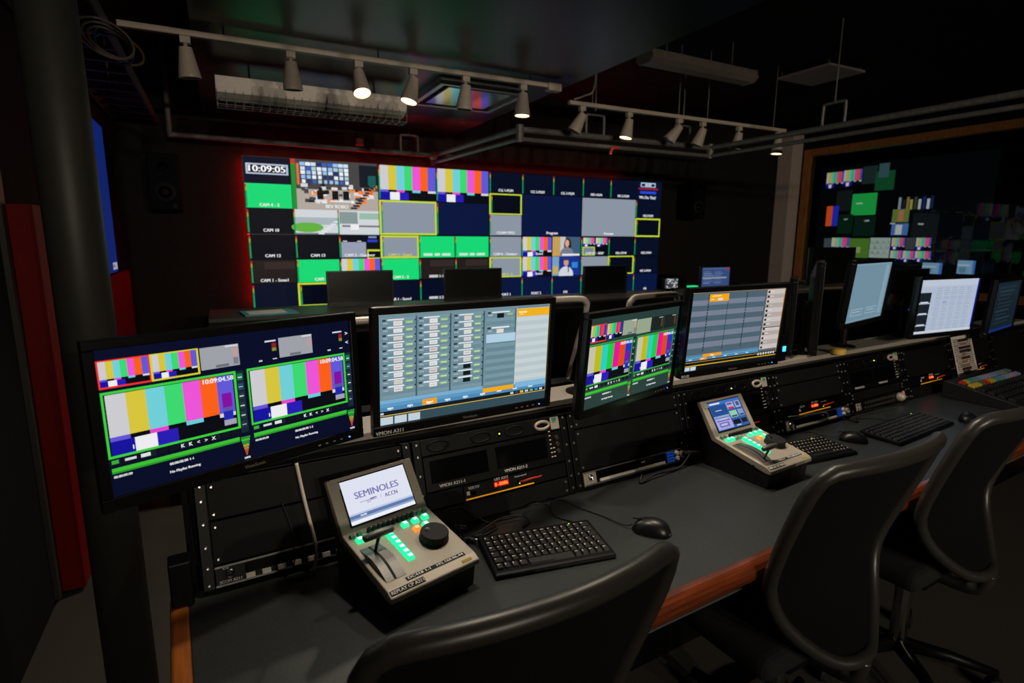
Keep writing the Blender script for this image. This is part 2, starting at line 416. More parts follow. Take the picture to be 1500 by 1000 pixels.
def tile_pic(p, kind, u0, v0, u1, v1, label):
    m, w, h = .012, u1 - u0, v1 - v0
    if kind == 'dark': p.rect(u0 + .004, v0 + .006, u1 - .004, v1 - .006, NAVY if v0 > .9 else (7, 14, 36))
    elif kind == 'navy': p.rect(u0 + .003, v0 + .004, u1 - .003, v1 - .004, (10, 22, 62))
    elif kind == 'black': p.rect(u0 + .004, v0 + .006, u1 - .004, v1 - .006, DARK)
    elif kind == 'brown':
        p.rect(u0 + .004, v0 + .006, u1 - .004, v1 - .006, BRN); p.rect(u0 + w * .3, v0 + h * .1, u1 - .01, v0 + h * .4, (52, 40, 38))
    elif kind == 'green': p.rect(u0 + .004, v0 + .006, u1 - .004, v1 - .006, GRN)
    elif kind == 'grey': p.rect(u0 + .004, v0 + .006, u1 - .004, v1 - .006, GREY)
    elif kind in ('ygrey', 'ydark'):
        p.rect(u0, v0, u1, v1, YEL); p.rect(u0 + .014, v0 + .024, u1 - .014, v1 - .024, GREY if kind == 'ygrey' else (6, 10, 24))
    elif kind == 'bars': p.bars(u0 + .016, v0 + .004, u1 - .004, v1 - .004)
    elif kind == 'room': t_room(p, u0, v0, u1, v1)
    elif kind in ('field0', 'field1'): t_field(p, u0, v0, u1, v1, int(kind[-1]))
    elif kind in ('person0', 'person1'): t_person(p, u0 + .006, v0, u1 - .004, v1 - .004, int(kind[-1]))
    elif kind == 'clock':
        p.rect(u0, v0, u1, v1, (10, 14, 34)); p.rect(u0 + w * .06, v0 + h * .25, u1 - w * .06, v0 + h * .67, (178, 190, 214)); p.rect(u0 + w * .1, v0 + h * .31, u1 - w * .1, v0 + h * .61, (6, 8, 12))
    elif kind == 'mini':
        p.rect(u0, v0, u1, v1, (6, 9, 20)); p.rect(u0 + w * .06, v0 + h * .3, u0 + w * .66, v0 + h * .95, (150, 156, 176)); p.rect(u0 + w * .72, v0 + .01, u0 + w * .92, v0 + h * .12, (120, 140, 190)); p.rect(u0 + w * .7, v0 + h * .18, u1 - w * .06, v0 + h * .3, (44, 60, 190))
        p.rect(u0 + w * .68, v0 + h * .62, u1, v1, YEL); p.rect(u0 + w * .71, v0 + h * .7, u1, v1 - .01, (6, 9, 20))
        p.rect(u0 + w * .1, v0 + h * .24, u0 + w * .2, v0 + h * .28, (210, 214, 220)); p.rect(u0 + w * .44, v0 + h * .24, u0 + w * .54, v0 + h * .28, (210, 214, 220))
    elif kind == 'minibars':
        p.rect(u0, v0, u1, v1, (6, 9, 20)); p.bars(u0 + w * .08, v0 + .01, u0 + w * .5, v0 + h * .5); p.bars(u0 + w * .53, v0 + .01, u0 + w * .97, v0 + h * .5)
        p.rect(u0 + w * .06, v0 + h * .52, u0 + w * .5, v0 + h * .97, YEL); p.rect(u0 + w * .09, v0 + h * .56, u0 + w * .47, v0 + h * .93, (120, 134, 146))
    elif kind == 'ticker':
        p.rect(u0, v0, u1, v1, NAVY); p.frame(u0 + w * .16, v0 + h * .08, u0 + w * .74, v0 + h * .32, (170, 200, 224), .01)
        p.rect(u0 + w * .08, v0 + h * .36, u0 + w * .84, v0 + h * .46, (150, 28, 60)); p.rect(u0 + w * .14, v0 + h * .54, u0 + w * .78, v0 + h * .68, (40, 70, 214))
    if kind in ('dark', 'navy', 'black', 'brown', 'green', 'grey', 'bars', 'mini', 'minibars', 'ygrey', 'ydark') and h < .6:
        p.meter(u0 + .004 + (.014 if kind[0] == 'y' else 0), v0 + .02, v1 - .02)
LAY = {
 (0, 0): [(0, 0, 1, 1, 'clock', '10:09:05'), (0, 1, 1, 1, 'green', 'CAM 4 - 2'), (0, 2, 1, 1, 'black', 'CAM 10'), (1, 0, 2, 2, 'room', 'BEV ROBO'), (1, 2, 1, 1, 'field0', ''), (2, 2, 1, 1, 'field1', '')],
 (1, 0): [(0, 0, 1.5, 1.5, 'bars', ''), (1.5, 0, 1.5, 1.5, 'bars', ''), (0, 1.5, 1.5, 1.5, 'ygrey', ''), (1.5, 1.5, 1.5, 1.5, 'navy', '')],
 (2, 0): [(0, 0, 1, 1, 'dark', 'CG 1-PGM'), (1, 0, 1, 1, 'dark', 'CG 2-PGM'), (2, 0, 1, 1, 'dark', 'CG 3-PGM'), (0, 1, 1, 1, 'ydark', ''), (0, 2, 1, 1, 'grey', 'CLEAN FEED'), (1, 1, 2, 2, 'navy', 'Program')],
 (3, 0): [(0, 0, 1, 1, 'dark', 'ME1-PGM'), (1, 0, 1, 1, 'dark', 'ME 2-PGM'), (2, 0, 1, 1, 'ticker', 'We Do This!'), (0, 1, 2, 2, 'grey', 'Preview'), (2, 1, 1, 1, 'dark', 'ME3-PGM'), (2, 2, 1, 1, 'ydark', '')],
 (0, 1): [(0, 0, 1, 1, 'black', 'CAM 12'), (1, 0, 1, 1, 'black', 'CAM 13'), (2, 0, 1, 1, 'mini', 'CAM 5 - Outdoor'), (0, 1, 1, 1, 'brown', 'CAM 1 - Sonn1'), (1, 1, 1, 1, 'green', 'CAM'), (2, 1, 1, 1, 'bars', ''), (0, 2, 1, 1, 'dark', ''), (1, 2, 1, 1, 'ydark', ''), (2, 2, 1, 1, 'dark', 'CAM 3')],
 (1, 1): [(0, 0, 1, 1, 'ygrey', 'CAM 2 - Sonn1'), (1, 0, 1, 1, 'green', '00000  000  00000'), (2, 0, 1, 1, 'green', '00000  000  00000'), (0, 1, 1, 1, 'green', 'CAM 2 - 2'), (1, 1, 1, 1, 'brown', '00000 1-1-1'), (2, 1, 1, 1, 'brown', '00000 1-1-2'), (0, 2, 1, 1, 'dark', 'AB 1 - Sonn1'), (1, 2, 1, 1, 'dark', '00000 2-2-2'), (2, 2, 1, 1, 'dark', 'PORT 0')],
 (2, 1): [(0, 0, 1, 1, 'grey', 'CAM 6 - Outdoor'), (1, 0, 1, 1, 'bars', 'A - Sonn1'), (2, 0, 1, 1, 'person0', ''), (0, 1, 1, 1, 'ygrey', 'CAM 2 - 3'), (1, 1, 1, 1, 'bars', 'A - Sonn2'), (2, 1, 1, 1, 'person1', ''), (0, 2, 1, 1, 'navy', 'PORT 1'), (1, 2, 1, 1, 'navy', 'PORT 2'), (2, 2, 1, 1, 'navy', 'DIS')],
 (3, 1): [(0, 0, 1, 1, 'minibars', 'CAM DC - BEEP'), (1, 0, 1, 1, 'dark', 'ME1-PVW'), (2, 0, 1, 1, 'dark', 'ME2-PVW'), (0, 1, 1, 1, 'grey', ''), (1, 1, 1, 1, 'ydark', ''), (2, 1, 1, 1, 'dark', 'ME 3-PVW'), (0, 2, 1, 1, 'navy', ''), (1, 2, 1, 1, 'navy', ''), (2, 2, 1, 1, 'navy', 'AB')],
}
vw = thing('video_wall', 'wall of eight bezel-thin displays showing colour bars, green tiles and camera feeds', 'video wall', TR(0, VW_Y, 0))
for (i, j), tiles in LAY.items():
    cx, cz = VX0 + PW * (i + .5), VZ1 - PH * (j + .5)
    pn = MB().box(cx - PW / 2 + .001, .002, cz - PH / 2 + .001, cx + PW / 2 - .001, .075, cz + PH / 2 - .001).build('display_panel', BEZEL, vw)
    p = Pic(270, 152, (4, 6, 12))
    for a, b, w, h, kind, label in tiles:
        u0, v0, u1, v1 = a / 3, b / 3, (a + w) / 3, (b + h) / 3
        tile_pic(p, kind, u0, v0, u1, v1, label)
        if label:
            if kind == 'clock': p.text(label, (u0 + u1) / 2, v0 + .19, .08, (250, 250, 252), 'c', .255)
            elif kind == 'ticker': p.text(label, (u0 + u1) / 2 - .02, v1 - .02, .05, (240, 240, 244)); p.text('00:00', u0 + .15, v0 + .09, .045, (220, 230, 240))
            else: p.text(label, (u0 + u1) / 2, v1 - .03, .04 if h < 1.4 else .045, (206, 214, 50) if kind == 'ygrey' else (236, 238, 242))
    p.build('picture', PW - .006, PH - .006, pn, SCRV, TR(cx, 0, cz))
rl = led('red_led_strip', (255, 18, 8), LED_RED)
for a in ((VX0 + .012, .155, VZ0 + .02, VX0 + .022, .17, VZ1 - .02), (VX0 + .03, .155, VZ1 - .05, VX1 - .5, .165, VZ1 - .042), (VX0 + .03, .155, VZ0 + .042, VX1 - .02, .165, VZ0 + .05)):
    MB().box(*a).build('led_strip', rl, vw)
mb = MB()
for x in (VX0 + .3, VX1 - .3): mb.box(x - .03, .075, VZ0 + .1, x + .03, YB - VW_Y, VZ1 - .1)
mb.build('wall_bracket', RACKM, vw)

# second video wall, in the next control room, seen through the glass
QY0, QY1, QZ0, QZ1 = 6.75, 4.15, .95, 2.75
p = Pic(260, 180, (4, 8, 9))
def q(y0, z1, y1, z0): return ((QY0 - y0) / 2.6, (QZ1 - z1) / 1.8, (QY0 - y1) / 2.6, (QZ1 - z0) / 1.8)
for a in ((6.65, 2.66, 6.34, 2.40), (6.34, 2.67, 6.03, 2.41), (6.44, 1.55, 6.12, 1.34), (6.57, 1.31, 6.13, 1.13), (5.43, 1.55, 5.23, 1.37), (5.07, 1.55, 4.86, 1.37), (5.43, 1.35, 5.24, 1.18), (5.24, 1.35, 5.06, 1.18), (5.06, 1.35, 4.84, 1.19)): p.bars(*q(*a))
p.rect(*q(6.02, 2.7, 5.78, 2.42), (34, 50, 46)); p.rect(*q(5.8, 2.6, 5.5, 2.3), (20, 84, 46)); p.rect(*q(5.76, 2.72, 5.6, 2.5), (60, 90, 96))
p.rect(*q(6.15, 2.27, 5.74, 1.92), (36, 178, 78)); p.rect(*q(6.43, 2.34, 6.16, 2.0), (24, 30, 32))
p.rect(*q(6.59, 2.09, 6.48, 1.75), (238, 84, 30)); p.rect(*q(6.48, 2.09, 6.37, 1.75), (40, 52, 200))
p.rect(*q(6.36, 1.94, 6.1, 1.62), (10, 40, 22)); p.rect(*q(6.08, 1.9, 5.72, 1.58), (14, 36, 28))
for k in range(9): p.rect(*q(5.4 - .058 * k, 2.17 - .04 * (k % 2), 5.36 - .058 * k, 1.98), [(140, 160, 170), (30, 40, 50), (150, 120, 60), (170, 160, 70), (60, 70, 60), (190, 200, 190), (30, 46, 110), (200, 206, 210), (26, 40, 90)][k])
p.rect(*q(5.47, 1.99, 5.22, 1.79), (110, 130, 60)); p.rect(*q(5.38, 1.97, 5.3, 1.81), (190, 120, 90)); p.rect(*q(5.46, 1.77, 5.21, 1.59), (80, 120, 190)); p.rect(*q(5.4, 1.75, 5.3, 1.6), (210, 210, 212))
p.rect(*q(6.58, 1.54, 6.45, 1.33), (72, 84, 86)); p.rect(*q(6.12, 1.54, 5.78, 1.22), (86, 130, 44)); p.rect(*q(5.77, 1.55, 5.45, 1.23), (170, 186, 178)); p.rect(*q(5.22, 1.55, 5.08, 1.37), (66, 72, 76)); p.rect(*q(6.0, 1.4, 5.92, 1.3), (150, 170, 110))
for k in range(30): p.rect(*q(5.76 - .031 * (k % 10), 1.5 - .085 * (k // 10) - .02 * (k % 3), 5.745 - .031 * (k % 10), 1.46 - .085 * (k // 10)), (110, 128, 118))
p.text('00:00:00', .28, .36, .012); p.text('CAM', .2, .5, .012); p.text('CAM', .34, .52, .014); p.text('PGM', .5, .55, .014); p.text('PVW', .66, .56, .014)
v2 = thing('video_wall', 'display wall with colour bars and field pictures beyond the glazed window', 'video wall', TR(9.55, 5.45, 0, -math.pi / 2))
pn = MB().box(-1.31, .004, QZ0 - .01, 1.31, .08, QZ1 + .01).build('display_panel', BEZEL, v2)
p.build('picture', 2.6, 1.8, pn, SCRB, TR(0, 0, (QZ0 + QZ1) / 2))
MB().box(-.2, .08, 1.2, .2, .2, 2.2).build('wall_bracket', RACKM, v2)
for k, (ya, yb, za, zb) in enumerate(((4.87, 4.60, 1.02, 1.18), (4.41, 4.19, 1.04, 1.23))):
    o = thing('desk_display', ['pale blue display glowing beyond the glass, beside the far display wall', 'pale blue display beyond the glass, next to the wood-framed pane middle'][k], 'monitor', TR(8.9, (ya + yb) / 2 * .945, 0, -math.pi / 2), 'displays in the next control room')
    w, h = (ya - yb) * .94, (zb - za) * .95
    z = 1.5 + ((za + zb) / 2 - 1.5) * .937
    hb = MB().box(-w / 2 - .012, .003, z - h / 2 - .012, w / 2 + .012, .03, z + h / 2 + .012).build('housing', BEZEL, o)
    pp = Pic(60, 44, (126, 170, 204)); pp.rect(0, .3, .7, .42, (190, 206, 216)); pp.rect(.1, .5, .5, .9, (104, 140, 160)); pp.rect(.85, 0, 1, 1, (70, 120, 200))
    pp.build('screen', w, h, o, SCRB, TR(0, 0, z))
    MB().box(-.02, .02, .73, .02, .05, z - h / 2).build('stand', BLACK, o)
o = thing('far_desk', 'dark desk standing in the next control room beyond the glass', 'desk', TR(8.95, 4.3, 0))
MB().box(-.3, -.9, .69, .3, 1.2, .73).build('desk_top', BLACK, o); MB().box(-.05, -.8, 0, .05, 1.1, .69).build('pedestal', BLACK, o)

# ------------------------------------------------------------------ control desk row
DX0, DX1 = -.117, 4.75
dk = thing('control_desk', 'long charcoal laminate control desk with red-brown wood edge', 'desk', DK(0, 0, -.74))
MB().box(DX0, -.495, .70, DX1, .03, .7395).build('desk_top', DESKM, dk, bevel=.002)
nose = [(-.495, .741), (-.51, .7405), (-.522, .735), (-.529, .725), (-.53, .712), (-.526, .70), (-.515, .692), (-.495, .69)]
MB().prism(nose, DX0 - .03, DX1).build('front_edge_trim', WOOD, dk, smooth=False)
MB().box(DX0 - .034, -.495, .0, DX0, .03, .742).build('side_panel', WOODL, dk, bevel=.006)
MB().box(DX1, -.495, .0, DX1 + .034, .03, .742).build('side_panel', WOODL, dk, bevel=.006)
MB().box(DX0, -.47, .645, DX1, -.455, .70).build('apron', BLACK, dk)
MB().box(DX0, -.478, .640, DX1, -.455, .646).build('apron_lip', ALU, dk)
MB().box(DX0, .01, 0, DX1, .025, .70).build('modesty_panel', BLACK, dk)
MB().box(DX0 - .03, -.02, .742, DX0 + .012, .028, .84).build('cable_block', BLACK, dk, bevel=.003)
DX1 = 4.745
ct = thing('rear_counter', 'pale laminate counter running along the top of the equipment racks', 'counter', DK(0, 0, -.74))
MB().box(-.1, .125, .955, DX1, .146, .971).build('top_cap', RACKM, ct)
MB().box(-.1, .147, .972, DX1, .29, .992).build('counter_top', COUNT, ct, bevel=.002)
MB().box(-.1, .272, 0, DX1, .287, .972).build('back_panel', PANELM, ct)
MB().box(-.112, .1, 0, -.1005, .285, .972).build('end_panel', PANELM, ct); MB().box(DX1 - .015, .1, 0, DX1, .27, .972).build('end_panel', PANELM, ct)

# racks: one sloped bay between each pair of rails
ORD = ['first', 'second', 'third', 'fourth', 'fifth', 'sixth', 'seventh', 'eighth', 'ninth']
RH = .243
screw = MB().lathe([(.0036, 0), (.0036, .0018), (.002, .0028)], 10).mesh('screw', SCREW)
def screw_at(par, x, z, y=0.0): link_mesh('screw', screw, par, TR(x, y, z, rx=math.pi / 2))
bays = []
for i in range(9):
    o = thing('equipment_rack', 'sloped black rack bay with screwed rails, %s from the wood desk end' % ORD[i], 'rack', RK(RAILS[i], 0, 0), 'rack bays along the desk')
    for k, x in enumerate((.003, .502 - .025)):
        rail = MB().box(x, -.004, .01, x + .022, .02, RH).build('rail', RACKM, o, bevel=.001)
        for z in (.02, .056, .10, .15, .20, .232): screw_at(rail, x + .011, z, -.004)
    MB().box(.003, .045, .03, .499, .05, RH).build('back_plate', RACKM, o)
    MB().box(.026, .034, .018, .476, .045, .022).build('sill', RACKM, o)
    bays.append(o)
U1 = .0435
def at_bay(i, v, d=0): return RK(RAILS[i] + .026, v, d)   # module local x 0..0.45
MW = .45
def blank_plate(i, v, n, label):
    o = thing('blank_rack_plate', label, 'rack plate', at_bay(i, v), 'blank plates in the rack')
    MB().box(.001, -.002, .001, MW - .001, .003, n - .002).build('face_plate', PANELM, o, bevel=.001)
    for x in (.01, MW - .01):
        for z in (.012, n - .014): screw_at(o, x, z, -.002)
    return o
_stuff = lambda o: (o.__setitem__('kind', 'stuff'), o)[1]
def txt_part(parent, items, name='printed_lettering', m=None, M=None):
    mb = MB()
    for s, x, z, h, c, al in items: put_text(mb, s, x, z, h, lin(c), 0, al)
    return _stuff(mb.build(name, m or INK, parent, M=M))
WHT = (225, 225, 222)
key_s = MB().box(-.0055, -.004, -.004, .0055, 0, .004).mesh('key', mat('ivory_key', (240, 234, 220), .5, scale=50, var=.05))
key_l = MB().box(-.009, -.005, -.0052, .009, 0, .0052).mesh('key', MATS['ivory_key'])
key_b = MB().box(-.0036, -.005, -.0028, .0036, 0, .0028).mesh('keypad_button', led('blue_key', (24, 74, 170), .35))
key_d = MB().lathe([(.0075, 0), (.0075, .004), (.006, .006)], 12).mesh('push_button', mat('dark_push_button', (44, 42, 40), .4, scale=80, var=.1))
def intercom(i, v, label, pad, keys, y0=-.004):
    o = thing('intercom_station', label, 'intercom', at_bay(i, v), 'intercom stations in the rack')
    MB().box(.001, y0, .001, MW - .001, .03, U1 - .001).build('face_plate', RACKM, o, bevel=.001)
    MB().box(.001, y0 - .003, .0, MW - .001, y0, .004).build('lower_lip', ALU, o); MB().box(.001, y0 - .003, U1 - .004, MW - .001, y0, U1).build('upper_lip', ALU, o)
    gp = MB().box(.004, y0 - .0015, .004, .052, y0, U1 - .004).build('jack_plate', CTLG if pad else RACKM, o)
    MB().lathe([(.0095, 0), (.0095, .003), (.0075, .006), (.006, .004), (.001, .002)], 18, TR(.03, y0 - .0015, .024, rx=math.pi / 2)).build('mic_jack', CHROME, o)
    txt_part(o, [('SCOM A211' if not pad else 'COM', .03, .006, .006, WHT, 'c'), ('RTS', .022, .035, .005, WHT, 'c')], M=TR(0, y0 - .0022, 0))
    w = .29 if pad else .38
    MB().box(.06, y0 - .001, .016, .06 + w, y0, .038).build('display_window', LCDOFF, o)
    for k in range(keys): link_mesh('key', key_s if pad else key_l, o, TR(.07 + (w - .02) * k / (keys - 1), y0, .0095))
    if pad:
        for r in range(4):
            for c in range(3): link_mesh('keypad_button', key_b, o, TR(.362 + c * .011, y0, .009 + r * .009))
        for z in (.013, .03): MB().lathe([(.009, 0), (.0085, .008), (.006, .010)], 14, TR(.402, y0, z, rx=math.pi / 2)).build('volume_knob', WHITEM, o, smooth=False)
        MB().lathe([(.012, 0), (.012, .008), (.009, .010), (.009, .004), (.001, .004)], 18, TR(.428, y0, .022, rx=math.pi / 2)).build('gooseneck_socket', CTLG, o)
        txt_part(o, [('--  ----', .25, .028, .004, (170, 190, 200), 'c')], 'display_lettering', SCRN, TR(0, y0 - .002, 0))
    return o
def extender(i, v, label, cable_label=None):
    o = thing('network_extender', label, 'rack switch', at_bay(i, v), 'small switches with red digits in the rack')
    MB().box(.001, .0, .001, MW - .001, .004, U1 - .001).build('rack_shelf', RACKM, o)
    MB().box(.105, -.006, .003, .33, -.0002, U1 - .003).build('body', BLACK, o, bevel=.001)
    MB().box(.108, -.0075, .0035, .327, -.006, .007).build('stripe', mat('amber_stripe', (236, 160, 20), .5, emit=(230, 150, 20), es=.5, scale=20, var=.05), o)
    MB().box(.112, -.007, .016, .121, -.006, .026).build('usb_port', WHITEM, o); MB().box(.124, -.007, .014, .14, -.006, .024).build('ethernet_port', LCDOFF, o)
    MB().box(.272, -.007, .012, .29, -.006, .024).build('ethernet_port', LCDOFF, o)
    MB().box(.278, -.0075, .013, .281, -.007, .0155).build('link_led', led('green_led', (170, 255, 60), 2.0), o)
    txt_part(o, [('VERTIV', .118, .030, .0075, WHT, 'l'), ('UST A211', .222, .037, .0075, WHT, 'c'), ('-----------', .215, .014, .002, WHT, 'c'), ('Access control', .285, .033, .0045, WHT, 'c')], M=TR(0, -.0072, 0))
    mb = MB()
    for k, ch in enumerate('0-8086'): put_text(mb, ch, .203 + k * .0072, .022, .0095, lin((255, 66, 26)), 0)
    mb.build('red_digits', screen_mat('red_digit_glow', 6.0), o, M=TR(0, -.0075, 0))
    MB().box(.198, -.0068, .019, .245, -.006, .034).build('digit_window', mat('red_filter', (60, 6, 4), .3, emit=(200, 16, 6), es=.6, scale=10, var=.05), o)
    c = MB().tube(bez([(.281, -.007, .018), (.29, -.016, .02), (.315, -.018, .022), (.345, -.014, .021), (.356, -.004, .020)]), .0028, 8)
    c.build('patch_cable', ORANGE, o, smooth=True)
    return o
def lcd_pair(i, v, label, names, hgt=.125):
    o = thing('dual_rack_monitor', label, 'rack monitor', at_bay(i, v), 'dual monitor units in the rack')
    MB().box(.001, -.004, .001, MW - .001, .03, hgt - .001).build('face_plate', RACKM, o, bevel=.0015)
    for k, x in enumerate((.018, .218)):
        s = MB().box(x, -.006, .022, x + .172, -.004, hgt - .012).build('lcd_glass', LCDOFF, o)
        txt_part(o, [(names[k], x + .02, .008, .0085, WHT, 'l')], M=TR(0, -.0045, 0))
    for z in range(7):
        for x in (.402, .412): 
            if x < .41 or z < 3: MB().box(x, -.006, .02 + z * .0125, x + .006, -.004, .0225 + z * .0125).build('menu_key', WHITEM, o)
    for z in (.035, .055, .075): link_mesh('push_button', key_d, o, TR(.428, -.004, z, rx=math.pi / 2))
    return o
def handle_bar(i, v, label, hgt=.044):
    o = thing('drawer_unit', label, 'rack drawer', at_bay(i, v), 'drawer units with grip holes in the rack')
    mb = MB().box(.001, .0, .001, MW - .001, .02, hgt - .001); mb.build('face_plate', RACKM, o, bevel=.001)
    for x in (.05, .18, .29): MB().tube([(x + .03 * math.cos(a) * 1.0, -.001, .022 + .013 * math.sin(a)) for a in [k * math.pi / 12 for k in range(24)]], .003, 6, True).build('grip_hole_rim', RACKM, o, smooth=True)
    MB().box(.235, -.001, .014, .247, .0, .028).build('status_led_window', LCDOFF, o)
    MB().lathe([(.0022, 0), (.0018, .002)], 10, TR(.24, -.001, .022, rx=math.pi / 2)).build('status_led', led('yellow_green_led', (190, 255, 40), 4.0), o)
    g = MB().tube([(.385 + .024 * math.cos(a), -.004, .022 + .011 * math.sin(a)) for a in [k * math.pi / 12 for k in range(24)]], .0045, 8, True); g.build('grip_handle', CTLG, o, smooth=True)
    MB().box(.416, -.005, .004, .446, .0, .04).build('corner_plate', CTLG, o, bevel=.001)
    MB().box(.422, -.0065, .028, .436, -.005, .039).build('green_sticker', mat('green_sticker', (30, 150, 110), .6, scale=20, var=.05), o)
    return o
def key_strip(i, v, label):
    o = thing('button_strip', label, 'button panel', at_bay(i, v), 'button strips in the rack')
    MB().box(.001, -.003, .001, MW - .001, .02, .05).build('face_plate', RACKM, o, bevel=.001)
    for r in range(2):
        for c in range(12): link_mesh('push_button', key_d, o, TR(.09 + c * .022 + r * .008, -.003, .014 + r * .02, rx=math.pi / 2))
    MB().box(.02, -.004, .008, .06, -.003, .04).build('jack_plate', CTLG, o)
    for x, z in ((.03, .016), (.048, .016), (.03, .032), (.048, .032)): MB().lathe([(.005, 0), (.005, .004), (.002, .002)], 10, TR(x, -.004, z, rx=math.pi / 2)).build('jack', CHROME, o)
    MB().lathe([(.02, 0), (.02, .012), (.015, .022), (.008, .028)], 18, TR(.39, -.003, .022, rx=math.pi / 2)).build('microphone_socket', CTLG, o)
    MB().box(.425, -.005, .018, .445, -.003, .045).build('pink_tag', mat('pink_tag', (214, 150, 140), .6, scale=20, var=.05), o)
    return o
intercom(0, .012, 'black intercom station with a row of ivory keys and metal jack beside wood end', False, 12)
blank_plate(0, .058, .095, 'wide plain rack plate just above the intercom beside the wood end')
blank_plate(0, .155, .086, 'plain rack plate under the colour-bar monitor at the wood desk end')
blank_plate(1, .004, .052, 'bare black plate below the red-digit switch behind the first keyboard')
extender(1, .058, 'slim switch with red digits and amber stripe under the spreadsheet monitor')
lcd_pair(1, .103, 'two dark rack screens labelled VMON above the brightest red digits', ('VMON A211-1', 'VMON A211-2'), .094)
handle_bar(1, .199, 'black drawer unit with grey grip and green sticker below spreadsheet monitor')
intercom(2, .012, 'intercom station with blue keypad and white knobs beside a replay controller', True, 24)
blank_plate(2, .058, .13, 'tall plain rack plate above the blue-keypad intercom beside replay controller')
blank_plate(2, .19, .053, 'narrow plain rack plate under the tilted green-tinted monitor')
blank_plate(3, .004, .052, 'bare black plate hidden behind the smaller-looking replay controller')
extender(3, .058, 'slim red-digit switch half hidden behind the second replay controller')
lcd_pair(3, .103, 'two dark rack screens behind the replay controller with blue menu', ('VMON A212-1', 'VMON A212-2'), .094)
handle_bar(3, .199, 'black drawer unit with grey grip under the striped-list monitor')
intercom(4, .012, 'intercom station with blue keypad directly under a red-digit switch', True, 24, -.012)
extender(4, .06, 'slim switch with red digits directly above a blue-keypad intercom')
blank_plate(4, .106, .085, 'plain rack plate above the switch and blue-keypad intercom pair')
blank_plate(4, .193, .05, 'narrow top plate under the pale counter edge beside striped-list monitor')
key_strip(5, .008, 'strip of dark push buttons with jacks and microphone socket')
blank_plate(5, .06, .04, 'narrow plain plate between push-button strip and dark rack screens')
lcd_pair(5, .103, 'two dark rack screens above the strip of dark push buttons', ('VMON A213-1', 'VMON A213-2'), .094)
handle_bar(5, .199, 'black drawer unit below the pale blue upright monitor')
blank_plate(6, .004, .052, 'bare plate with metal lip beside the leaning printed sheet')
extender(6, .058, 'slim red-digit switch beside the leaning printed sheet')
blank_plate(6, .104, .135, 'tall plain rack plate under the white document monitor')
blank_plate(7, .004, .052, 'bare plate behind the coloured-key switcher panel')
extender(7, .058, 'slim red-digit switch behind the coloured-key switcher panel')
blank_plate(7, .104, .135, 'tall plain rack plate under the dim blue monitor')
blank_plate(8, .004, .235, 'single tall plate in the rack bay at the far desk end')
# silver shelf lips seen along the second bay and the far bays
for i, v in ((1, .0565), (6, .0565)):
    pass

# ------------------------------------------------------------------ monitors
def monitor(name, label, c, yaw, tilt, pic, w=.477, h=.268, group=None, back=.2, base_z=.992, brand='ViewSonic', off=False, sub=None, thick=.045, led_col=(60, 120, 255), smat=None, base_r=.055):
    cx, cy, cz = c
    y = R(yaw)
    o = thing(name, label, 'monitor', TR(cx - math.sin(y) * back, cy + math.cos(y) * back, base_z, y), group)
    S = TR(0, -back, cz - base_z, rx=-R(tilt))      # local frame of the screen centre
    b = .017; ch = .024
    fr = MB()
    for a in ((-w / 2 - b, h / 2, w / 2 + b, h / 2 + b), (-w / 2 - b, -h / 2 - ch, w / 2 + b, -h / 2), (-w / 2 - b, -h / 2, -w / 2, h / 2), (w / 2, -h / 2, w / 2 + b, h / 2)):
        fr.box(a[0], -.008, a[1], a[2], .012, a[3])
    fr.build('bezel', BEZEL, o, bevel=.002, M=S)
    bk = MB(); prof = [(w / 2 + b, h / 2 + b, .012), (w / 2 + b - .004, h / 2 + b - .004, .026), (w / 2 - .08, h / 2 - .05, thick)]
    vs = []; fs = []
    for (a, d, yy) in prof: vs += [(-a, yy, -d - (ch - b if d > h / 2 else 0)), (a, yy, -d - (ch - b if d > h / 2 else 0)), (a, yy, d), (-a, yy, d)]
    for k in range(2):
        for j in range(4): fs.append((k * 4 + j, k * 4 + (j + 1) % 4, k * 4 + 4 + (j + 1) % 4, k * 4 + 4 + j))
    fs += [(0, 3, 2, 1), (8, 9, 10, 11)]
    bk.add(vs, fs); bk.build('back_shell', BEZEL, o, M=S)
    if off: MB().box(-w / 2, -.002, -h / 2, w / 2, .011, h / 2).build('screen', OFFS, o, M=S)
    else: pic.build('screen', w, h, o, smat or SCRN, S @ TR(0, -.002, 0))
    if brand:
        txt_part(o, [(brand, 0, -h / 2 - .016, .007, (120, 112, 96), 'c')] + ([(sub, -w / 2 - .012, -h / 2 - .02, .009, WHT, 'l')] if sub else []), 'brand_lettering', M=S @ TR(0, -.0085, 0))
        for k in range(4): MB().box(w / 2 - .1 + k * .018, -.0092, -h / 2 - .0135, w / 2 - .094 + k * .018, -.008, -h / 2 - .0115).build('menu_button', CTLG, o, M=S)
        MB().lathe([(.0018, 0), (.0015, .002)], 10).build('power_led', led('blue_power_led', led_col, 4.0), o, M=S @ TR(w / 2 - .022, -.008, -h / 2 - .0125, rx=math.pi / 2))
    zc = cz - base_z
    tp = max(zc, .05)
    MB().lathe([(base_r, 0), (base_r, .006), (base_r * .7, .01), (.018, .012)], 24).build('stand_base', BLACK, o)
    MB().cyl((0, 0, .008), (0, 0, tp + .02), .016, n=16).build('stand_pole', BLACK, o, smooth=False)
    MB().box(-.02, -back + thick * .8, tp - .02, .02, 0.0, tp + .015).build('mount_arm', BLACK, o, bevel=.003)
    return o
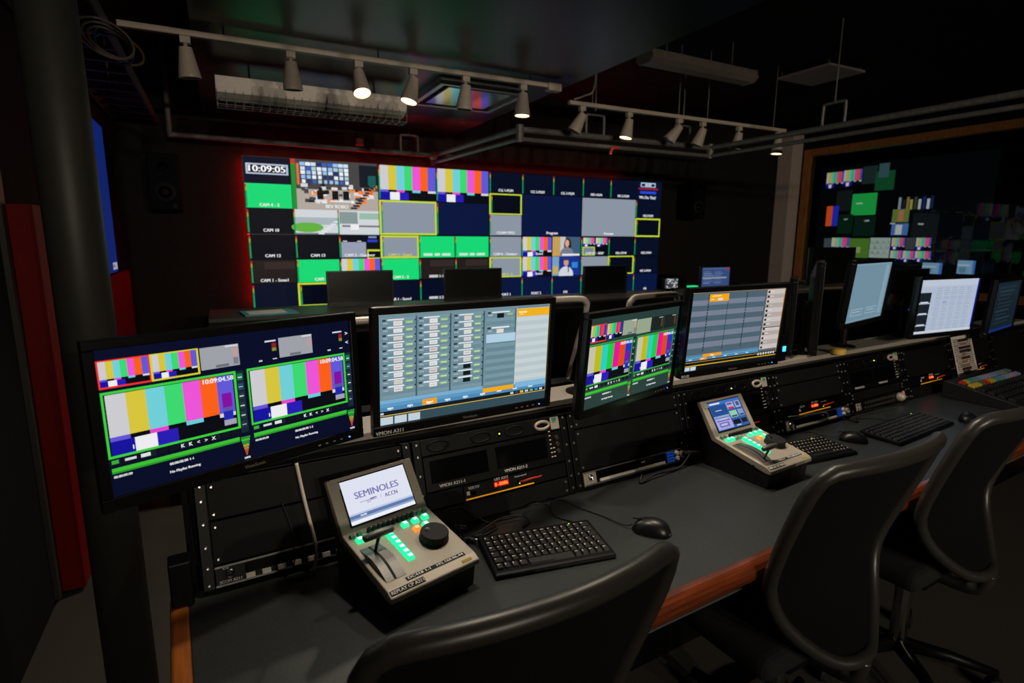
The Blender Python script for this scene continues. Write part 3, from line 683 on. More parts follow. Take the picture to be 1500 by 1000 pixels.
# --- replay picture (colour bars, timelines)
def replay_pic(bg, dimtop, strong):
    p = Pic(420, 236, bg)
    top = None if not strong else [(196, 194, 170), (190, 186, 20), (44, 206, 190), (30, 204, 70), (230, 22, 150), (226, 72, 22), (32, 56, 196)]
    p.rect(0, .07, .165, .262, (240, 50, 40)); p.bars(.006, .08, .159, .252, top); p.rect(.165, .07, .33, .262, (214, 206, 40) if not strong else bg); p.bars(.171, .08, .324, .252, top)
    gg = (158, 160, 168) if not strong else (150, 164, 140)
    p.rect(.336, .076, .484, .24, gg); p.rect(.46, .11, .478, .17, (196, 150, 150)); p.rect(.46, .18, .478, .23, (120, 124, 130)); p.rect(.39, .215, .44, .236, (110, 112, 118)); p.rect(.43, .08, .48, .095, (210, 210, 214))
    if strong:
        p.rect(.488, .09, .655, .26, gg); p.rect(.662, .09, .81, .255, (28, 36, 32)); p.rect(.82, .09, .98, .255, (28, 36, 32))
        for u in (.78, .95): p.rect(u, .12, u + .02, .22, (90, 60, 40)); p.rect(u - .03, .1, u + .02, .11, (180, 190, 180))
    else:
        for u in (.622, .942): p.rect(u, .112, u + .018, .165, (150, 28, 34)); p.rect(u, .15, u + .018, .175, (120, 140, 40)); p.rect(u - .03, .085, u + .018, .098, (210, 214, 222)); p.rect(u, .235, u + .018, .24, (200, 200, 206)); p.rect(u - .06, .232, u - .045, .246, (200, 200, 206))
        p.rect(.652, .078, .807, .236, gg); p.rect(.785, .11, .8, .17, (196, 150, 150)); p.rect(.7, .21, .75, .232, (110, 112, 118)); p.rect(.76, .08, .805, .095, (210, 210, 214))
        p.text('>', .982, .13, .035); p.text('<', .982, .21, .035)
    for k, u in enumerate((0.0, .505)):
        p.rect(u + .002, .286, u + .462, .736, (60, 206, 60) if not strong else (60, 160, 60)); p.rect(u + .01, .3, u + .452, .722, (6, 10, 24)); p.bars(u + .015, .304, u + .447, .72, top)
        p.rect(u + .4, .44, u + .438, .55, (132, 16, 160)); p.rect(u + .4, .55, u + .438, .58, (90, 84, 170)); p.rect(u + .4, .58, u + .438, .65, (36, 40, 176)); p.rect(u + .4, .65, u + .447, .69, (160, 160, 176))
        p.rect(u + .462, .29, u + .492, .78, (22, 40, 52))
        for r in range(6): p.rect(u + .466, .31 + r * .075, u + .488, .36 + r * .075, (16, 120, 70) if r == 0 else (34, 74, 100) if r == 1 else (36, 52, 62)); p.rect(u + .47, .335 + r * .075, u + .485, .342 + r * .075, (210, 216, 220))
        for r in range(12): p.rect(u + .005 + r * .038, .742, u + .036 + r * .038, .784, (14, 20, 26) if r % 3 else (22, 30, 36))
        for r, s in enumerate('KI<>X'): p.text(s if s != 'I' else 'K', u + .24 + r * .028, .775, .026)
        p.rect(u + .05, .755, u + .085, .772, (210, 214, 218)); p.rect(u + .1, .752, u + .13, .774, (220, 224, 228)); p.rect(u + .01, .75, u + .03, .775, (60, 170, 60))
        p.rect(u + .006, .805, u + .452, .842, (62, 190, 52)); p.rect(u + .006, .83, u + .452, .842, (40, 150, 40))
        for r in range(16):
            f = .02 * (1 - r / 18)
            p.rect(u + .476 - f, .812 + r * .0095, u + .476 + f, .818 + r * .0095, (60, 190, 60) if r < 7 else (214, 180, 60) if r < 11 else (240, 100, 30))
        p.text('10:09:04.58', u + .45, .345, .034, align='r'); p.text('1-%d' % (k + 1), u + .09, .7, .03)
        p.text('00:00:00.00 1-%d' % (k + 1), u + .23, .882, .018); p.text('No Playlist Running', u + .24, .94, .018); p.text('00:00:00.00', u + .01, .872, .016, align='l'); p.text('100%', u + .476, .99, .016)
    return p
REPL_A = replay_pic((7, 12, 38), 0, False)
REPL_B = replay_pic((40, 62, 58), 0, True)
# --- clip list picture
def clip_pic():
    p = Pic(480, 270, (112, 142, 154))
    rows = [.05 + .0665 * r for r in range(11)]
    for c, u in enumerate((.012, .2, .395, .592)):
        for r in range(22): p.rect(u, .035 + r * .0345, u + .182, .035 + (r + 1) * .0345, (108, 138, 150) if r % 2 else (120, 149, 161))
        p.rect(u + .178, .03, u + .186, .79, (64, 90, 100))
    for c, u in enumerate((.012, .2, .395)):
        for r in range(10):
            v = rows[r]
            p.rect(u + .006, v - .006, u + .026, v + .012, (48, 62, 70)); p.rect(u + .034, v - .006, u + .118, v + .006, (226, 232, 234)); p.rect(u + .01, v + .024, u + .034, v + .036, (160, 176, 184))
            blk = c == 2 and r > 6
            p.rect(u + .064, v + .012, u + .108, v + .052, (16, 26, 26) if blk else [(222, 218, 214), (226, 222, 220), (214, 204, 200)][(r + c) % 3])
            if not blk: p.rect(u + .07, v + .03, u + .1, v + .036, [(196, 150, 150), (180, 200, 170), (200, 196, 196)][(r * 2 + c) % 3])
            if not (c == 2 and r == 4): p.rect(u + .126, v + .018, u + .164, v + .04, (150, 192, 120)); p.rect(u + .131, v + .026, u + .16, v + .033, (206, 228, 190))
            p.rect(u + .172, v + .004, u + .18, v + .018, (40, 54, 60))
    for v, b in ((.05, 1), (.2, 0)):
        p.rect(.598, v - .006, .618, v + .012, (48, 62, 70)); p.rect(.625, v - .006, .735, v + .006, (226, 232, 234)); p.rect(.656, v + .014, .7, v + .056, (16, 26, 26) if b else (222, 216, 206)); p.rect(.602, v + .022, .63, v + .036, (160, 176, 184))
        if b: p.rect(.72, v + .016, .756, v + .036, (150, 192, 120))
    p.rect(.594, .262, .778, .345, (176, 206, 226)); p.rect(.594, .345, .778, .8, (104, 134, 146))
    for r in range(6): p.rect(.594, .36 + r * .075, .774, .397 + r * .075, (120, 150, 161))
    p.rect(.782, .02, 1, .8, (184, 198, 202))
    for r in range(8): p.rect(.784, .12 + r * .085, .998, .16 + r * .085, (196, 208, 210))
    p.rect(.784, .035, 1, .112, (240, 176, 30)); p.rect(.8, .06, .85, .07, (250, 220, 150)); p.rect(.8, .085, .83, .092, (250, 220, 150)); p.rect(.784, .008, 1, .03, (104, 134, 150))
    p.rect(0, .765, .58, .8, (120, 172, 206)); p.rect(0, .8, 1, .87, (92, 152, 194)); p.rect(0, .835, 1, .87, (78, 136, 180))
    p.rect(.582, .795, .78, .84, (240, 170, 24)); p.rect(.79, .78, 1, .84, (124, 180, 216)); p.rect(.228, .812, .308, .866, (240, 160, 20))
    for k in range(9): p.rect(.04 + k * .105, .842, .07 + k * .105, .85, (220, 236, 244))
    p.rect(0, .87, 1, .912, (20, 28, 34)); p.rect(0, .908, 1, .915, (226, 186, 40)); p.rect(0, .915, 1, 1, (52, 76, 86))
    for k in range(7): p.rect(.76 + k * .033, .876, .782 + k * .033, .9, [(200, 206, 210), (60, 70, 78), (226, 190, 60), (190, 200, 206), (120, 170, 130), (60, 150, 200), (200, 206, 212)][k])
    for u in (.004, .078, .15): p.rect(u, .925, u + .064, .995, (190, 208, 220)); p.rect(u + .03, .93, u + .06, .945, (220, 200, 160))
    p.rect(.004, .88, .02, .9, (200, 206, 210)); p.frame(0, 0, 1, .91, (200, 170, 90), .002)
    for k in range(6): p.text('Page %d' % (k + 1), .055 + k * .105, .86, .014, (230, 240, 246))
    p.text('Main line', .82, .075, .018, (252, 236, 200)); p.text('Page 4', .267, .85, .018, (255, 244, 220))
    return p
def list_pic():
    p = Pic(300, 170, (84, 96, 108))
    for r in range(11): p.rect(0, .03 + r * .068, .77, .03 + (r + 1) * .068, (76, 98, 110) if r % 2 == 0 else (116, 126, 144))
    for u in (.168, .366, .565):
        for r in range(20): p.rect(u - .004, .03 + r * .037, u + .004, .055 + r * .037, (24, 30, 34))
    p.rect(.172, .03, .37, .125, (238, 166, 24)); p.rect(.2, .045, .29, .06, (252, 226, 170)); p.rect(.26, .08, .31, .112, (228, 218, 200)); p.rect(.19, .09, .22, .1, (250, 220, 160))
    for r in range(13):
        p.rect(.79, .01 + r * .064, 1, .01 + (r + 1) * .064, (176, 166, 160) if r % 2 else (198, 190, 186)); p.rect(.8, .03 + r * .064, .822, .06 + r * .064, (44, 40, 40)); p.rect(.83, .035 + r * .064, .87, .045 + r * .064, (220, 216, 214))
    p.rect(.79, .53, 1, .54, (60, 58, 58)); p.rect(.985, .14, 1, .18, (240, 150, 30)); p.rect(.985, .34, 1, .37, (240, 150, 30))
    p.rect(0, .8, .78, .875, (78, 134, 170)); p.rect(0, .838, .78, .842, (130, 176, 204)); p.rect(.178, .8, .37, .842, (240, 156, 24)); p.rect(.15, .845, .22, .875, (240, 156, 24))
    p.rect(0, .875, 1, 1, (14, 18, 22)); p.rect(0, .935, 1, .945, (222, 176, 36)); p.rect(.004, .955, .06, .998, (190, 208, 220)); p.rect(.066, .955, .12, .998, (200, 214, 222))
    for k in range(7): p.rect(.78 + k * .03, .89, .8 + k * .03, .915, (210, 214, 216))
    p.text('Page', .27, .832, .024, (255, 244, 220)); p.frame(0, 0, 1, .9, (206, 160, 60), .003)
    for k in range(6): p.rect(.04 + k * .12, .855, .07 + k * .12, .863, (210, 226, 236))
    return p
def plain_pic(k):
    if k == 0:
        p = Pic(120, 68, (120, 150, 166)); p.rect(.02, .03, .98, .97, (110, 140, 156)); p.rect(.85, .04, .96, .93, (128, 156, 172))
        for u in (.12, .5): p.frame(u, .78, u + .3, .9, (150, 172, 184), .012); p.rect(u + .04, .82, u + .24, .84, (160, 180, 190))
    elif k == 1:
        p = Pic(160, 90, (172, 184, 204)); p.rect(0, 0, 1, .12, (184, 194, 210))
        for r in range(4): p.rect(.0, .24 + r * .21, .2, .42 + r * .21, (24, 32, 40)); p.rect(.04, .4 + r * .21, .17, .42 + r * .21, (200, 208, 216)); p.rect(.0, .23 + r * .21, .2, .245 + r * .21, (30, 38, 46))
        for c in range(5):
            for r in range(20): p.rect(.28 + c * .13, .16 + r * .04, .36 + c * .13 + (r % 3) * .012, .165 + r * .04, (148, 160, 182))
        p.rect(.42, .42, .47, .435, (70, 110, 170)); p.rect(.985, 0, 1, 1, (40, 50, 220)); p.rect(0, .96, 1, 1, (196, 204, 214))
    else:
        p = Pic(120, 68, (30, 46, 58)); p.rect(.1, .05, .9, .3, (36, 52, 64))
        for r in range(10): p.rect(.15 + .03 * (r % 3), .1 + r * .08, .8 - .06 * (r % 4), .12 + r * .08, (56, 74, 86))
        p.rect(0, .95, 1, 1, (30, 60, 150))
    return p
monitor('computer_monitor', 'angled monitor with vivid colour bars on navy replay screen, beside steel column', (.025, 1.20, 1.192), 22.2, 2.4, REPL_A, h=.252, sub='', back=.29)
monitor('computer_monitor', 'monitor showing grey-blue clip list with orange tabs and thumbnails', (.543, 1.30, 1.196), 5.2, -3.8, clip_pic(), sub='VMON A211')
monitor('computer_monitor', 'angled monitor with colour bars on dark green replay screen', (1.117, 1.36, 1.151), 17.5, -4.7, REPL_B, sub='')
monitor('computer_monitor', 'monitor showing striped blue-grey rundown with one orange cell', (1.60, 1.40, 1.196), 2.5, -4.3, list_pic(), sub='RO-02')
monitor('computer_monitor', 'tilted-sideways monitor with plain pale blue screen standing on counter', (2.70, 1.612, 1.266), 13.7, -5, plain_pic(0), back=.085, thick=.06, brand=None)
monitor('computer_monitor', 'monitor showing white document page with black side blocks', (3.25, 1.545, 1.180), -3, -2.8, plain_pic(1), brand=None)
monitor('computer_monitor', 'dim blue monitor at the dark end of the desk, past the white document monitor', (3.83, 1.54, 1.153), 10.2, -2.8, plain_pic(2), brand=None, smat=screen_mat('dim_display', .55))
monitor('computer_monitor', 'upright narrow monitor seen edge-on on counter between striped and pale monitors', (2.36, 1.62, 1.215), 35.5, 0, None, w=.25, h=.36, back=.055, off=True, base_r=.04, brand=None)
monitor('computer_monitor', 'dark narrow monitor edge-on behind the other upright edge-on monitor', (2.255, 1.665, 1.175), 36.5, 0, None, w=.14, h=.30, back=.04, off=True, thick=.03, base_r=.035, brand=None)

# ------------------------------------------------------------------ replay controllers
TEAL = led('teal_lit_button', (30, 226, 150), 1.3)
TEALW = led('teal_button_core', (196, 255, 240), 1.15)
ORL = led('orange_lit_button', (255, 140, 50), 1.1)
PALEB = mat('pale_unlit_button', (170, 190, 176), .4, scale=50, var=.05)
def rbox(hx, hy, hz, inset): 
    vs = [(-hx, -hy, 0), (hx, -hy, 0), (hx, hy, 0), (-hx, hy, 0), (-hx + inset, -hy + inset, hz), (hx - inset, -hy + inset, hz), (hx - inset, hy - inset, hz), (-hx + inset, hy - inset, hz)]
    return vs, [(0, 3, 2, 1), (4, 5, 6, 7), (0, 1, 5, 4), (1, 2, 6, 5), (2, 3, 7, 6), (3, 0, 4, 7)]
def cap_mesh(name, a, b, h=.009, s=.0085):
    mb = MB(); v, f = rbox(s, s * .9, h, .0025); mb.add(v, f, mi=0)
    mb.add([(-s * .55, -s * .5, h + .0003), (s * .55, -s * .5, h + .0003), (s * .55, s * .5, h + .0003), (-s * .55, s * .5, h + .0003)], [(0, 1, 2, 3)], mi=1)
    return mb.mesh(name, [a, b])
CAP_T, CAP_O, CAP_P = cap_mesh('lit_button', TEAL, TEALW), cap_mesh('lit_button', ORL, led('orange_core', (255, 190, 120), 1.0)), cap_mesh('unlit_button', PALEB, PALEB)
fnb = MB().lathe([(.0055, 0), (.0055, .008), (.0045, .011), (.002, .0115)], 12).mesh('function_key', RUB)
fns = MB(); _v, _f = rbox(.0055, .005, .007, .001); fns.add(_v, _f); fns = fns.mesh('small_key', mat('grey_green_key', (96, 128, 104), .5, scale=60, var=.08))
CW = .222
def controller(label, M, pic, lever, lines, dim):
    o = thing('replay_controller', label, 'replay controller', M, 'replay controllers on the desk')
    MB().prism([(.012, .0), (.006, .052), (.2, .094), (.268, .195), (.288, .195), (.252, 0)], .007, CW - .007).build('lower_case', CTLD, o, bevel=.003)
    sh = [(0, .05), (0, .062), (.018, .0715), (.208, .108), (.280, .214), (.294, .208), (.222, .094), (.02, .05)]
    MB().prism(sh, 0, CW).build('top_shell', CTLG, o, bevel=.0025)
    for k in range(6): MB().box(.0062, .03 + k * .006, .012, .0072, .033 + k * .006, .034).build('vent_slot', RUB, o)
    for y, z in ((.06, .061), (.17, .083)): MB().lathe([(.004, 0), (.003, .002)], 10, TR(-.0005, y, z, ry=-math.pi / 2)).build('side_screw', RACKM, o)
    # screen face
    e = Vector((0, .072, .106)).normalized(); L = Vector((0, .072, .106)).length
    SM = frame(Vector((CW / 2, .244, .161)) + Vector((0, -.106, .072)).normalized() * .0015, Vector((1, 0, 0)), e.cross(Vector((1, 0, 0))), e)
    sw, sh_ = CW * .752, L * .79
    MB().box(-sw / 2 - .003, 0, -sh_ / 2 - .001, sw / 2 + .003, .004, sh_ / 2 + .005).build('screen_surround', BLACK, o, M=SM)
    pic.build('screen', sw, sh_, o, SCRN, SM @ TR(0, -.0008, .002))
    MB().box(-CW / 2 + .006, -.0006, L / 2 - .026, -CW / 2 + .028, .001, L / 2 - .01).build('maker_badge', mat('silver_badge', (190, 186, 176), .4, .3, scale=30, var=.05), o, M=SM)
    txt_part(o, [('- -', -.09 + .018 * k, -L / 2 + .006, .002, (220, 216, 206), 'c') for k in range(11)], 'soft_key_marks', M=SM @ TR(0, -.0003, 0))
    # sloped top face: local x across, y up the slope
    t = Vector((0, .190, .0365)).normalized(); TLn = .1935
    TM = frame(Vector((0, .018, .0715)), Vector((1, 0, 0)), t, Vector((1, 0, 0)).cross(t))
    P = lambda u, v, z=0: TM @ TR(u * CW, (1 - v) * TLn, z)
    for k in range(10): link_mesh('function_key', fnb, o, P(.26 + k * .056, .07))
    for u in (.075, .155, .85, .92): link_mesh('small_key', fns, o, P(u, .065))
    for k, (u, v) in enumerate(((.115, .165), (.205, .165), (.29, .165), (.375, .17))): link_mesh('lit_button' if not (dim and k > 1) else 'unlit_button', CAP_P if dim and k > 1 else CAP_T, o, P(u, v))
    for u, v in ((.62, .185), (.745, .18), (.868, .18), (.805, .315)): link_mesh('lit_button', CAP_T, o, P(u, v))
    link_mesh('lit_button', CAP_O, o, P(.69, .325))
    for k in range(6): link_mesh('lit_button', CAP_T, o, P(.405, .26 + .088 * k))
    # jog wheel
    j = MB().lathe([(.034, 0), (.034, .003), (.0325, .004), (.0325, .018), (.031, .0205), (.002, .0205)], 36).build('jog_wheel', RUB, o, M=P(.765, .56))
    MB().lathe([(.0065, 0), (.006, .0015), (.003, .0012)], 14).build('finger_dimple', CHROME, j, M=TR(-.012, .012, .0205))
    # lever with its arched slot plate
    vs = []; fs = []; N = 12
    for k in range(N + 1):
        a = k / N; y = .020 + a * .115; z = .001 + .011 * math.sin(math.pi * min(1, a * 1.05)) 
        for x in (.012, .030, .036, .058): vs.append((x, y, z))
    for k in range(N):
        for c, m in ((0, 0), (1, 1), (2, 0)):
            fs.append((k * 4 + c, k * 4 + c + 1, k * 4 + 5 + c, k * 4 + 4 + c))
    pl = MB().add(vs, fs); pl.mi = [0, 1, 0] * N
    pl.build('lever_plate', [ALU, RUB], o, M=TM, smooth=False)
    MB().prism([(.02, 0), (.135, 0), (.135, .001)] + [(.02 + a / 8 * .115, .001 + .011 * math.sin(math.pi * min(1, a / 8 * 1.05))) for a in range(8, -1, -1)], .0125, .0575).build('lever_mount', CTLG, o, M=TM @ TR(0, 0, -.0006))
    ly = .025 + lever * .105
    st = Vector((.033, ly, .006)); tp = Vector((.044, ly + .012 * (lever - .3), .046))
    MB().tube([st, (st + tp) / 2, tp], [.0032, .0038, .0045], 10).build('lever_stem', ALU, o, M=TM, smooth=True)
    MB().tube([tp + Vector((-.038, 0, -.001)), tp + Vector((-.035, 0, 0)), tp + Vector((0, 0, .001)), tp + Vector((.029, 0, 0)), tp + Vector((.033, 0, -.001))], [.005, .0078, .009, .0078, .005], 14).build('lever_handle', ALU, o, M=TM, smooth=True)
    # label tapes
    ez = Vector((0, .018, .0095)).normalized(); FT = frame(Vector((0, .0, .0625)), Vector((1, 0, 0)), ez.cross(Vector((1, 0, 0))), ez)
    tz = t.copy(); TT = frame(Vector((0, .018, .0718)), Vector((1, 0, 0)), tz.cross(Vector((1, 0, 0))), tz)
    def tape(u0, u1, z0, z1, s, M_):
        tb = MB().box(u0, -.0006, z0, u1, .0004, z1).build('label_tape', RUB, o, M=M_)
        mb = MB(); put_text(mb, s, (u0 + u1) / 2, z0 + (z1 - z0) * .2, (z1 - z0) * .62, lin((235, 235, 232)), -.0012, 'c', None, (u1 - u0) * .94)
        mb.build('label_lettering', INK, tb)
    tape(.05, .198, .002, .0125, lines[0], TT); tape(.004, .084, .005, .0165, lines[1], FT)
    MB().box(.18, -.0006, .006, .205, .0003, .0125).build('yellow_mark', mat('yellow_mark', (190, 160, 40), .6, scale=20, var=.05), o, M=FT)
    return o
pc = Pic(150, 96, (222, 226, 240)); pc.rect(0, .76, 1, .8, (190, 202, 226)); pc.rect(0, .8, 1, .88, (96, 120, 172)); pc.rect(0, .88, 1, .92, (150, 170, 206)); pc.rect(0, .92, 1, 1, (236, 240, 250))
pc.text('SEMINOLES', .49, .46, .15, (128, 124, 178), 'c', .68); pc.text('ACCN', .68, .62, .09, (120, 100, 168), 'c', .2)
pc.rect(.2, .555, .42, .565, (120, 110, 170)); pc.rect(.3, .57, .46, .58, (140, 110, 180)); pc.rect(.36, .53, .46, .548, (110, 80, 160)); pc.rect(.3, .6, .36, .608, (120, 110, 170)); pc.text('/', .52, .6, .08, (190, 186, 214))
pc.text('00.000', .2, .86, .04, (230, 236, 246))
controller('replay controller with white title screen and lever pushed back, beside angled colour-bar monitor', DK(.226, -.302, .0003, R(11)), pc, .78, ('DC418 1-1   192.168.86.44', 'REPLAY CP A211'), False)
pd = Pic(150, 96, (52, 92, 160)); pd.rect(0, 0, 1, .1, (60, 110, 190)); pd.rect(.04, .04, .36, .09, (220, 230, 244)); pd.rect(.02, .14, .5, .5, (36, 76, 140)); pd.rect(.02, .5, .5, .56, (140, 170, 210)); pd.rect(.14, .3, .34, .33, (160, 190, 226))
pd.rect(.02, .58, .5, .97, (168, 164, 220)); pd.rect(.06, .66, .46, .7, (120, 96, 180)); pd.rect(.1, .74, .4, .9, (110, 110, 190)); pd.rect(.14, .78, .34, .84, (190, 190, 230)); pd.rect(.16, .62, .4, .65, (214, 224, 160))
pd.rect(.53, .1, .76, .34, (170, 166, 206)); pd.rect(.56, .14, .72, .2, (96, 80, 150)); pd.rect(.56, .28, .74, .34, (190, 50, 70)); pd.rect(.8, .1, .97, .34, (150, 166, 206)); pd.rect(.84, .14, .94, .28, (70, 80, 130))
pd.rect(.53, .42, .76, .66, (150, 200, 170)); pd.rect(.56, .58, .74, .64, (40, 70, 90)); pd.rect(.8, .42, .97, .66, (130, 150, 200)); pd.rect(.82, .58, .96, .64, (50, 66, 110)); pd.rect(.53, .74, .76, .9, (20, 24, 36)); pd.rect(.8, .74, .97, .9, (24, 28, 40)); pd.rect(.6, .93, .74, .96, (200, 214, 236))
controller('replay controller with blue menu screen and lever pulled forward, under striped rundown monitor', DK(1.434, -.289, .0003, R(1.5)), pd, .06, ('DC418 2-1   192.168.86.45', 'REPLAY CP A212'), True)

# ------------------------------------------------------------------ keyboards and mice
KEYM = mat('black_keycap', (20, 20, 21), .5, scale=200, var=.15); LEG = mat('ivory_legend', (214, 206, 186), .6, scale=50, var=.05); LEGD = mat('grey_legend', (120, 124, 128), .6, scale=50, var=.05)
_KM = {}
def key_mesh(w, d, leg, seed):
    k = (round(w, 4), round(d, 4), leg.name, seed)
    if k not in _KM:
        mb = MB(); hx, hy = w / 2 - .0012, d / 2 - .0012; i = .0022; h = .0055
        mb.add([(-hx, -hy, 0), (hx, -hy, 0), (hx, hy, 0), (-hx, hy, 0), (-hx + i, -hy + i, h), (hx - i, -hy + i, h), (hx - i, hy - i * .6, h), (-hx + i, hy - i * .6, h)], [(0, 3, 2, 1), (4, 5, 6, 7), (0, 1, 5, 4), (1, 2, 6, 5), (2, 3, 7, 6), (3, 0, 4, 7)])
        if seed >= 0:
            lw = [.0036, .0042, .007][seed % 3] if w < .03 else .009; lh = [.004, .0036, .003][seed % 3]
            if w > .06: lw = 0
            if lw:
                x0, y0 = -hx + i + .001, hy - i - .0012
                mb.add([(x0, y0 - lh, h + .0003), (x0 + lw, y0 - lh, h + .0003), (x0 + lw, y0, h + .0003), (x0, y0, h + .0003)], [(0, 1, 2, 3)], mi=1)
                if seed % 3 == 0: mb.add([(x0, y0 - lh - .0028, h + .0003), (x0 + lw * .7, y0 - lh - .0028, h + .0003), (x0 + lw * .7, y0 - lh - .0008, h + .0003), (x0, y0 - lh - .0008, h + .0003)], [(0, 1, 2, 3)], mi=1)
        _KM[k] = mb.mesh('key', [KEYM, leg])
    return _KM[k]
def keyboard(label, M, W, D, rows, cols, leg, cable=None, block=False):
    o = thing('computer_keyboard', label, 'keyboard', M, 'keyboards on the desk')
    MB().prism([(-D / 2, .0), (-D / 2, .008), (-D / 2 + .008, .012), (D / 2, .02), (D / 2, 0)], -W / 2, W / 2).build('body', BLACK, o, bevel=.003)
    rd = random.Random(cols); ks = []
    x0, x1, y0, y1 = -W / 2 + .008, W / 2 - .008, -D / 2 + .016, D / 2 - .012
    dy = (y1 - y0) / rows; ux = (x1 - x0) / cols
    tl = math.atan2(.008, D - .008)
    for r in range(rows):
        if r == 0:
            a = [1, 1, 1, 1.2] + [6.0] if not block else [1.3, 1.2, 1.3, 6.0, 1.2, 1.2]
            rest = cols - sum(a); a += [1] * int(rest); a[4 if not block else 3] += cols - sum(a)
        else:
            lead = [0, 1.4, 1.25, 1.1, 1, 1][r] if r < 6 else 1
            a = [lead] + [1] * int(cols - lead - 1); a.append(cols - sum(a))
            if a[-1] < .6: a[-2] += a.pop()
        x = x0
        for w in a:
            cx, cy = x + w * ux / 2, y0 + (r + .5) * dy
            z = .0122 + (cy + D / 2 - .008) * math.tan(tl)
            dd = dy if r < rows - 1 else dy * .85
            link_mesh('key', key_mesh(w * ux, dd, leg, rd.randrange(3)), o, TR(cx, cy, z - .0012, rx=tl)); x += w * ux
    MB().box(W / 2 - .06, D / 2 - .01, .0205, W / 2 - .057, D / 2 - .008, .021).build('status_led', led('keyboard_led', (150, 240, 60), 3.0), o)
    if cable: MB().tube(bez([M.inverted() @ DK(*q_).translation for q_ in cable]), .0019, 8).build('cable', CABLE, o, smooth=True)
    return o
def mouse(label, M, cable):
    o = thing('computer_mouse', label, 'mouse', M, 'mice on the desk')
    mb = MB(); vs = []; fs = []; N, K = 12, 16
    for i in range(N + 1):
        t = i / N; y = -.052 + .104 * t
        w = .0315 * (max(0, 1 - abs(2 * t - 1) ** 3.2)) ** .5 * (1 - .08 * t) + .0015
        h = .034 * (max(0, math.sin(math.pi * (t * .86 + .1)))) ** .6 * (max(0, 1 - abs(2 * t - 1) ** 6)) ** .5 + .002
        for k in range(K):
            a = 2 * math.pi * k / K; s = math.sin(a)
            vs.append((w * math.copysign(abs(math.cos(a)) ** .8, math.cos(a)), y, max(0, h * max(s, -.15) ** 1 if s > 0 else 0) + .0015))
    for i in range(N):
        for k in range(K): fs.append((i * K + k, i * K + (k + 1) % K, (i + 1) * K + (k + 1) % K, (i + 1) * K + k))
    fs.append(tuple(range(K))); fs.append(tuple(range(N * K, N * K + K))[::-1])
    mb.add(vs, fs).build('body', mat('mouse_plastic', (22, 22, 23), .35, scale=200, var=.1), o, smooth=True)
    MB().lathe([(.0065, -.003), (.0075, -.002), (.0075, .002), (.0065, .003)], 16, TR(0, .03, .0275, ry=math.pi / 2)).build('scroll_wheel', RUB, o)
    MB().box(-.0004, .012, .028, .0004, .05, .0315, TR(0, 0, 0, rx=0)).build('button_seam', RUB, o)
    if cable: MB().tube(bez([M.inverted() @ DK(*q_).translation for q_ in cable]), .0017, 8).build('cable', CABLE, o, smooth=True)
    return o
keyboard('compact black keyboard with ivory legends beside the white-title replay controller', DK(.648, -.221, .0003, R(-13)), .305, .165, 6, 15.5, LEG,
         [(.772, -.172, .014), (.79, -.14, .0035), (.77, -.09, .003), (.775, -.04, .014), (.74, -.022, .016), (.69, -.035, .0035), (.62, -.03, .003)])
keyboard('compact black keyboard with ivory legends behind the blue-menu replay controller', DK(1.858, -.165, .0003, R(-8)), .28, .155, 6, 15.5, LEG,
         [(1.85, -.086, .014), (1.85, -.07, .0035), (1.80, -.05, .003), (1.74, -.06, .0035)])
keyboard('full-width black keyboard with dim legends beyond the second mouse', DK(2.445, -.215, .0003, R(2)), .48, .15, 6, 22.5, LEGD,
         [(2.49, -.142, .014), (2.50, -.11, .0035), (2.46, -.06, .003), (2.36, -.03, .006)], True)
mouse('black mouse beside the keyboard of the white-title replay controller', DK(.943, -.285, .0003, R(38)), [(.912, -.246, .012), (.898, -.228, .005), (.885, -.16, .003), (.86, -.09, .003), (.83, -.03, .012), (.80, -.03, .014), (.775, -.06, .003)])
mouse('black mouse between the two far keyboards', DK(2.115, -.172, .0003, R(35)), [(2.088, -.132, .012), (2.08, -.115, .006), (2.07, -.07, .003), (2.06, -.03, .003), (2.0, -.012, .004)])
mouse('black mouse past the full-width keyboard', DK(2.80, -.285, .0003, R(-70)), None)

# loose cables, plug cluster, headset lead
def cable(name, label, pts, r, m, extra=None):
    mb = MB().tube(bez(pts), r, 8)
    o = mb.build(name, m, None, smooth=True); return tag(o, label, 'cable')
dp = lambda x, y, z=.003: tuple(DK(x, y, z).translation)
cable('loose_cable', 'black lead looping on desk behind the white-title replay controller', [dp(.46, -.012, .06), dp(.52, -.016, .06), dp(.57, -.04, .02), dp(.60, -.06, .004), dp(.575, -.075, .003), dp(.54, -.085, .003)], .0024, CABLE)
cable('loose_cable', 'black lead arching over red reflection behind the first keyboard', [dp(.50, -.085, .004), dp(.55, -.07, .012), dp(.62, -.05, .018), dp(.68, -.055, .012), dp(.69, -.08, .004), dp(.66, -.095, .003)], .0024, CABLE)
cable('white_cable', 'white braided cable hanging down beside white-title replay controller', [tuple(DK(.125, .055, .24).translation), tuple(DK(.133, .03, .16).translation), tuple(DK(.142, .004, .09).translation), tuple(DK(.146, -.014, .05).translation), tuple(DK(.140, -.022, .02).translation), tuple(DK(.136, -.026, .006).translation)], .0042, WHITEM)
cable('thin_cable', 'thin black lead dangling in front of the ivory-key intercom', [tuple(DK(.085, .03, .16).translation), tuple(DK(.098, .008, .1).translation), tuple(DK(.095, -.016, .03).translation), tuple(DK(.07, -.03, .004).translation), tuple(DK(.135, -.04, .004).translation)], .0016, CABLE)
cable('loose_cable', 'black lead running beside the blue-keypad intercom to second controller', [dp(1.15, -.03, .02), dp(1.13, -.05, .004), dp(1.2, -.04, .012), dp(1.32, -.03, .006), dp(1.39, -.02, .05)], .003, CABLE)
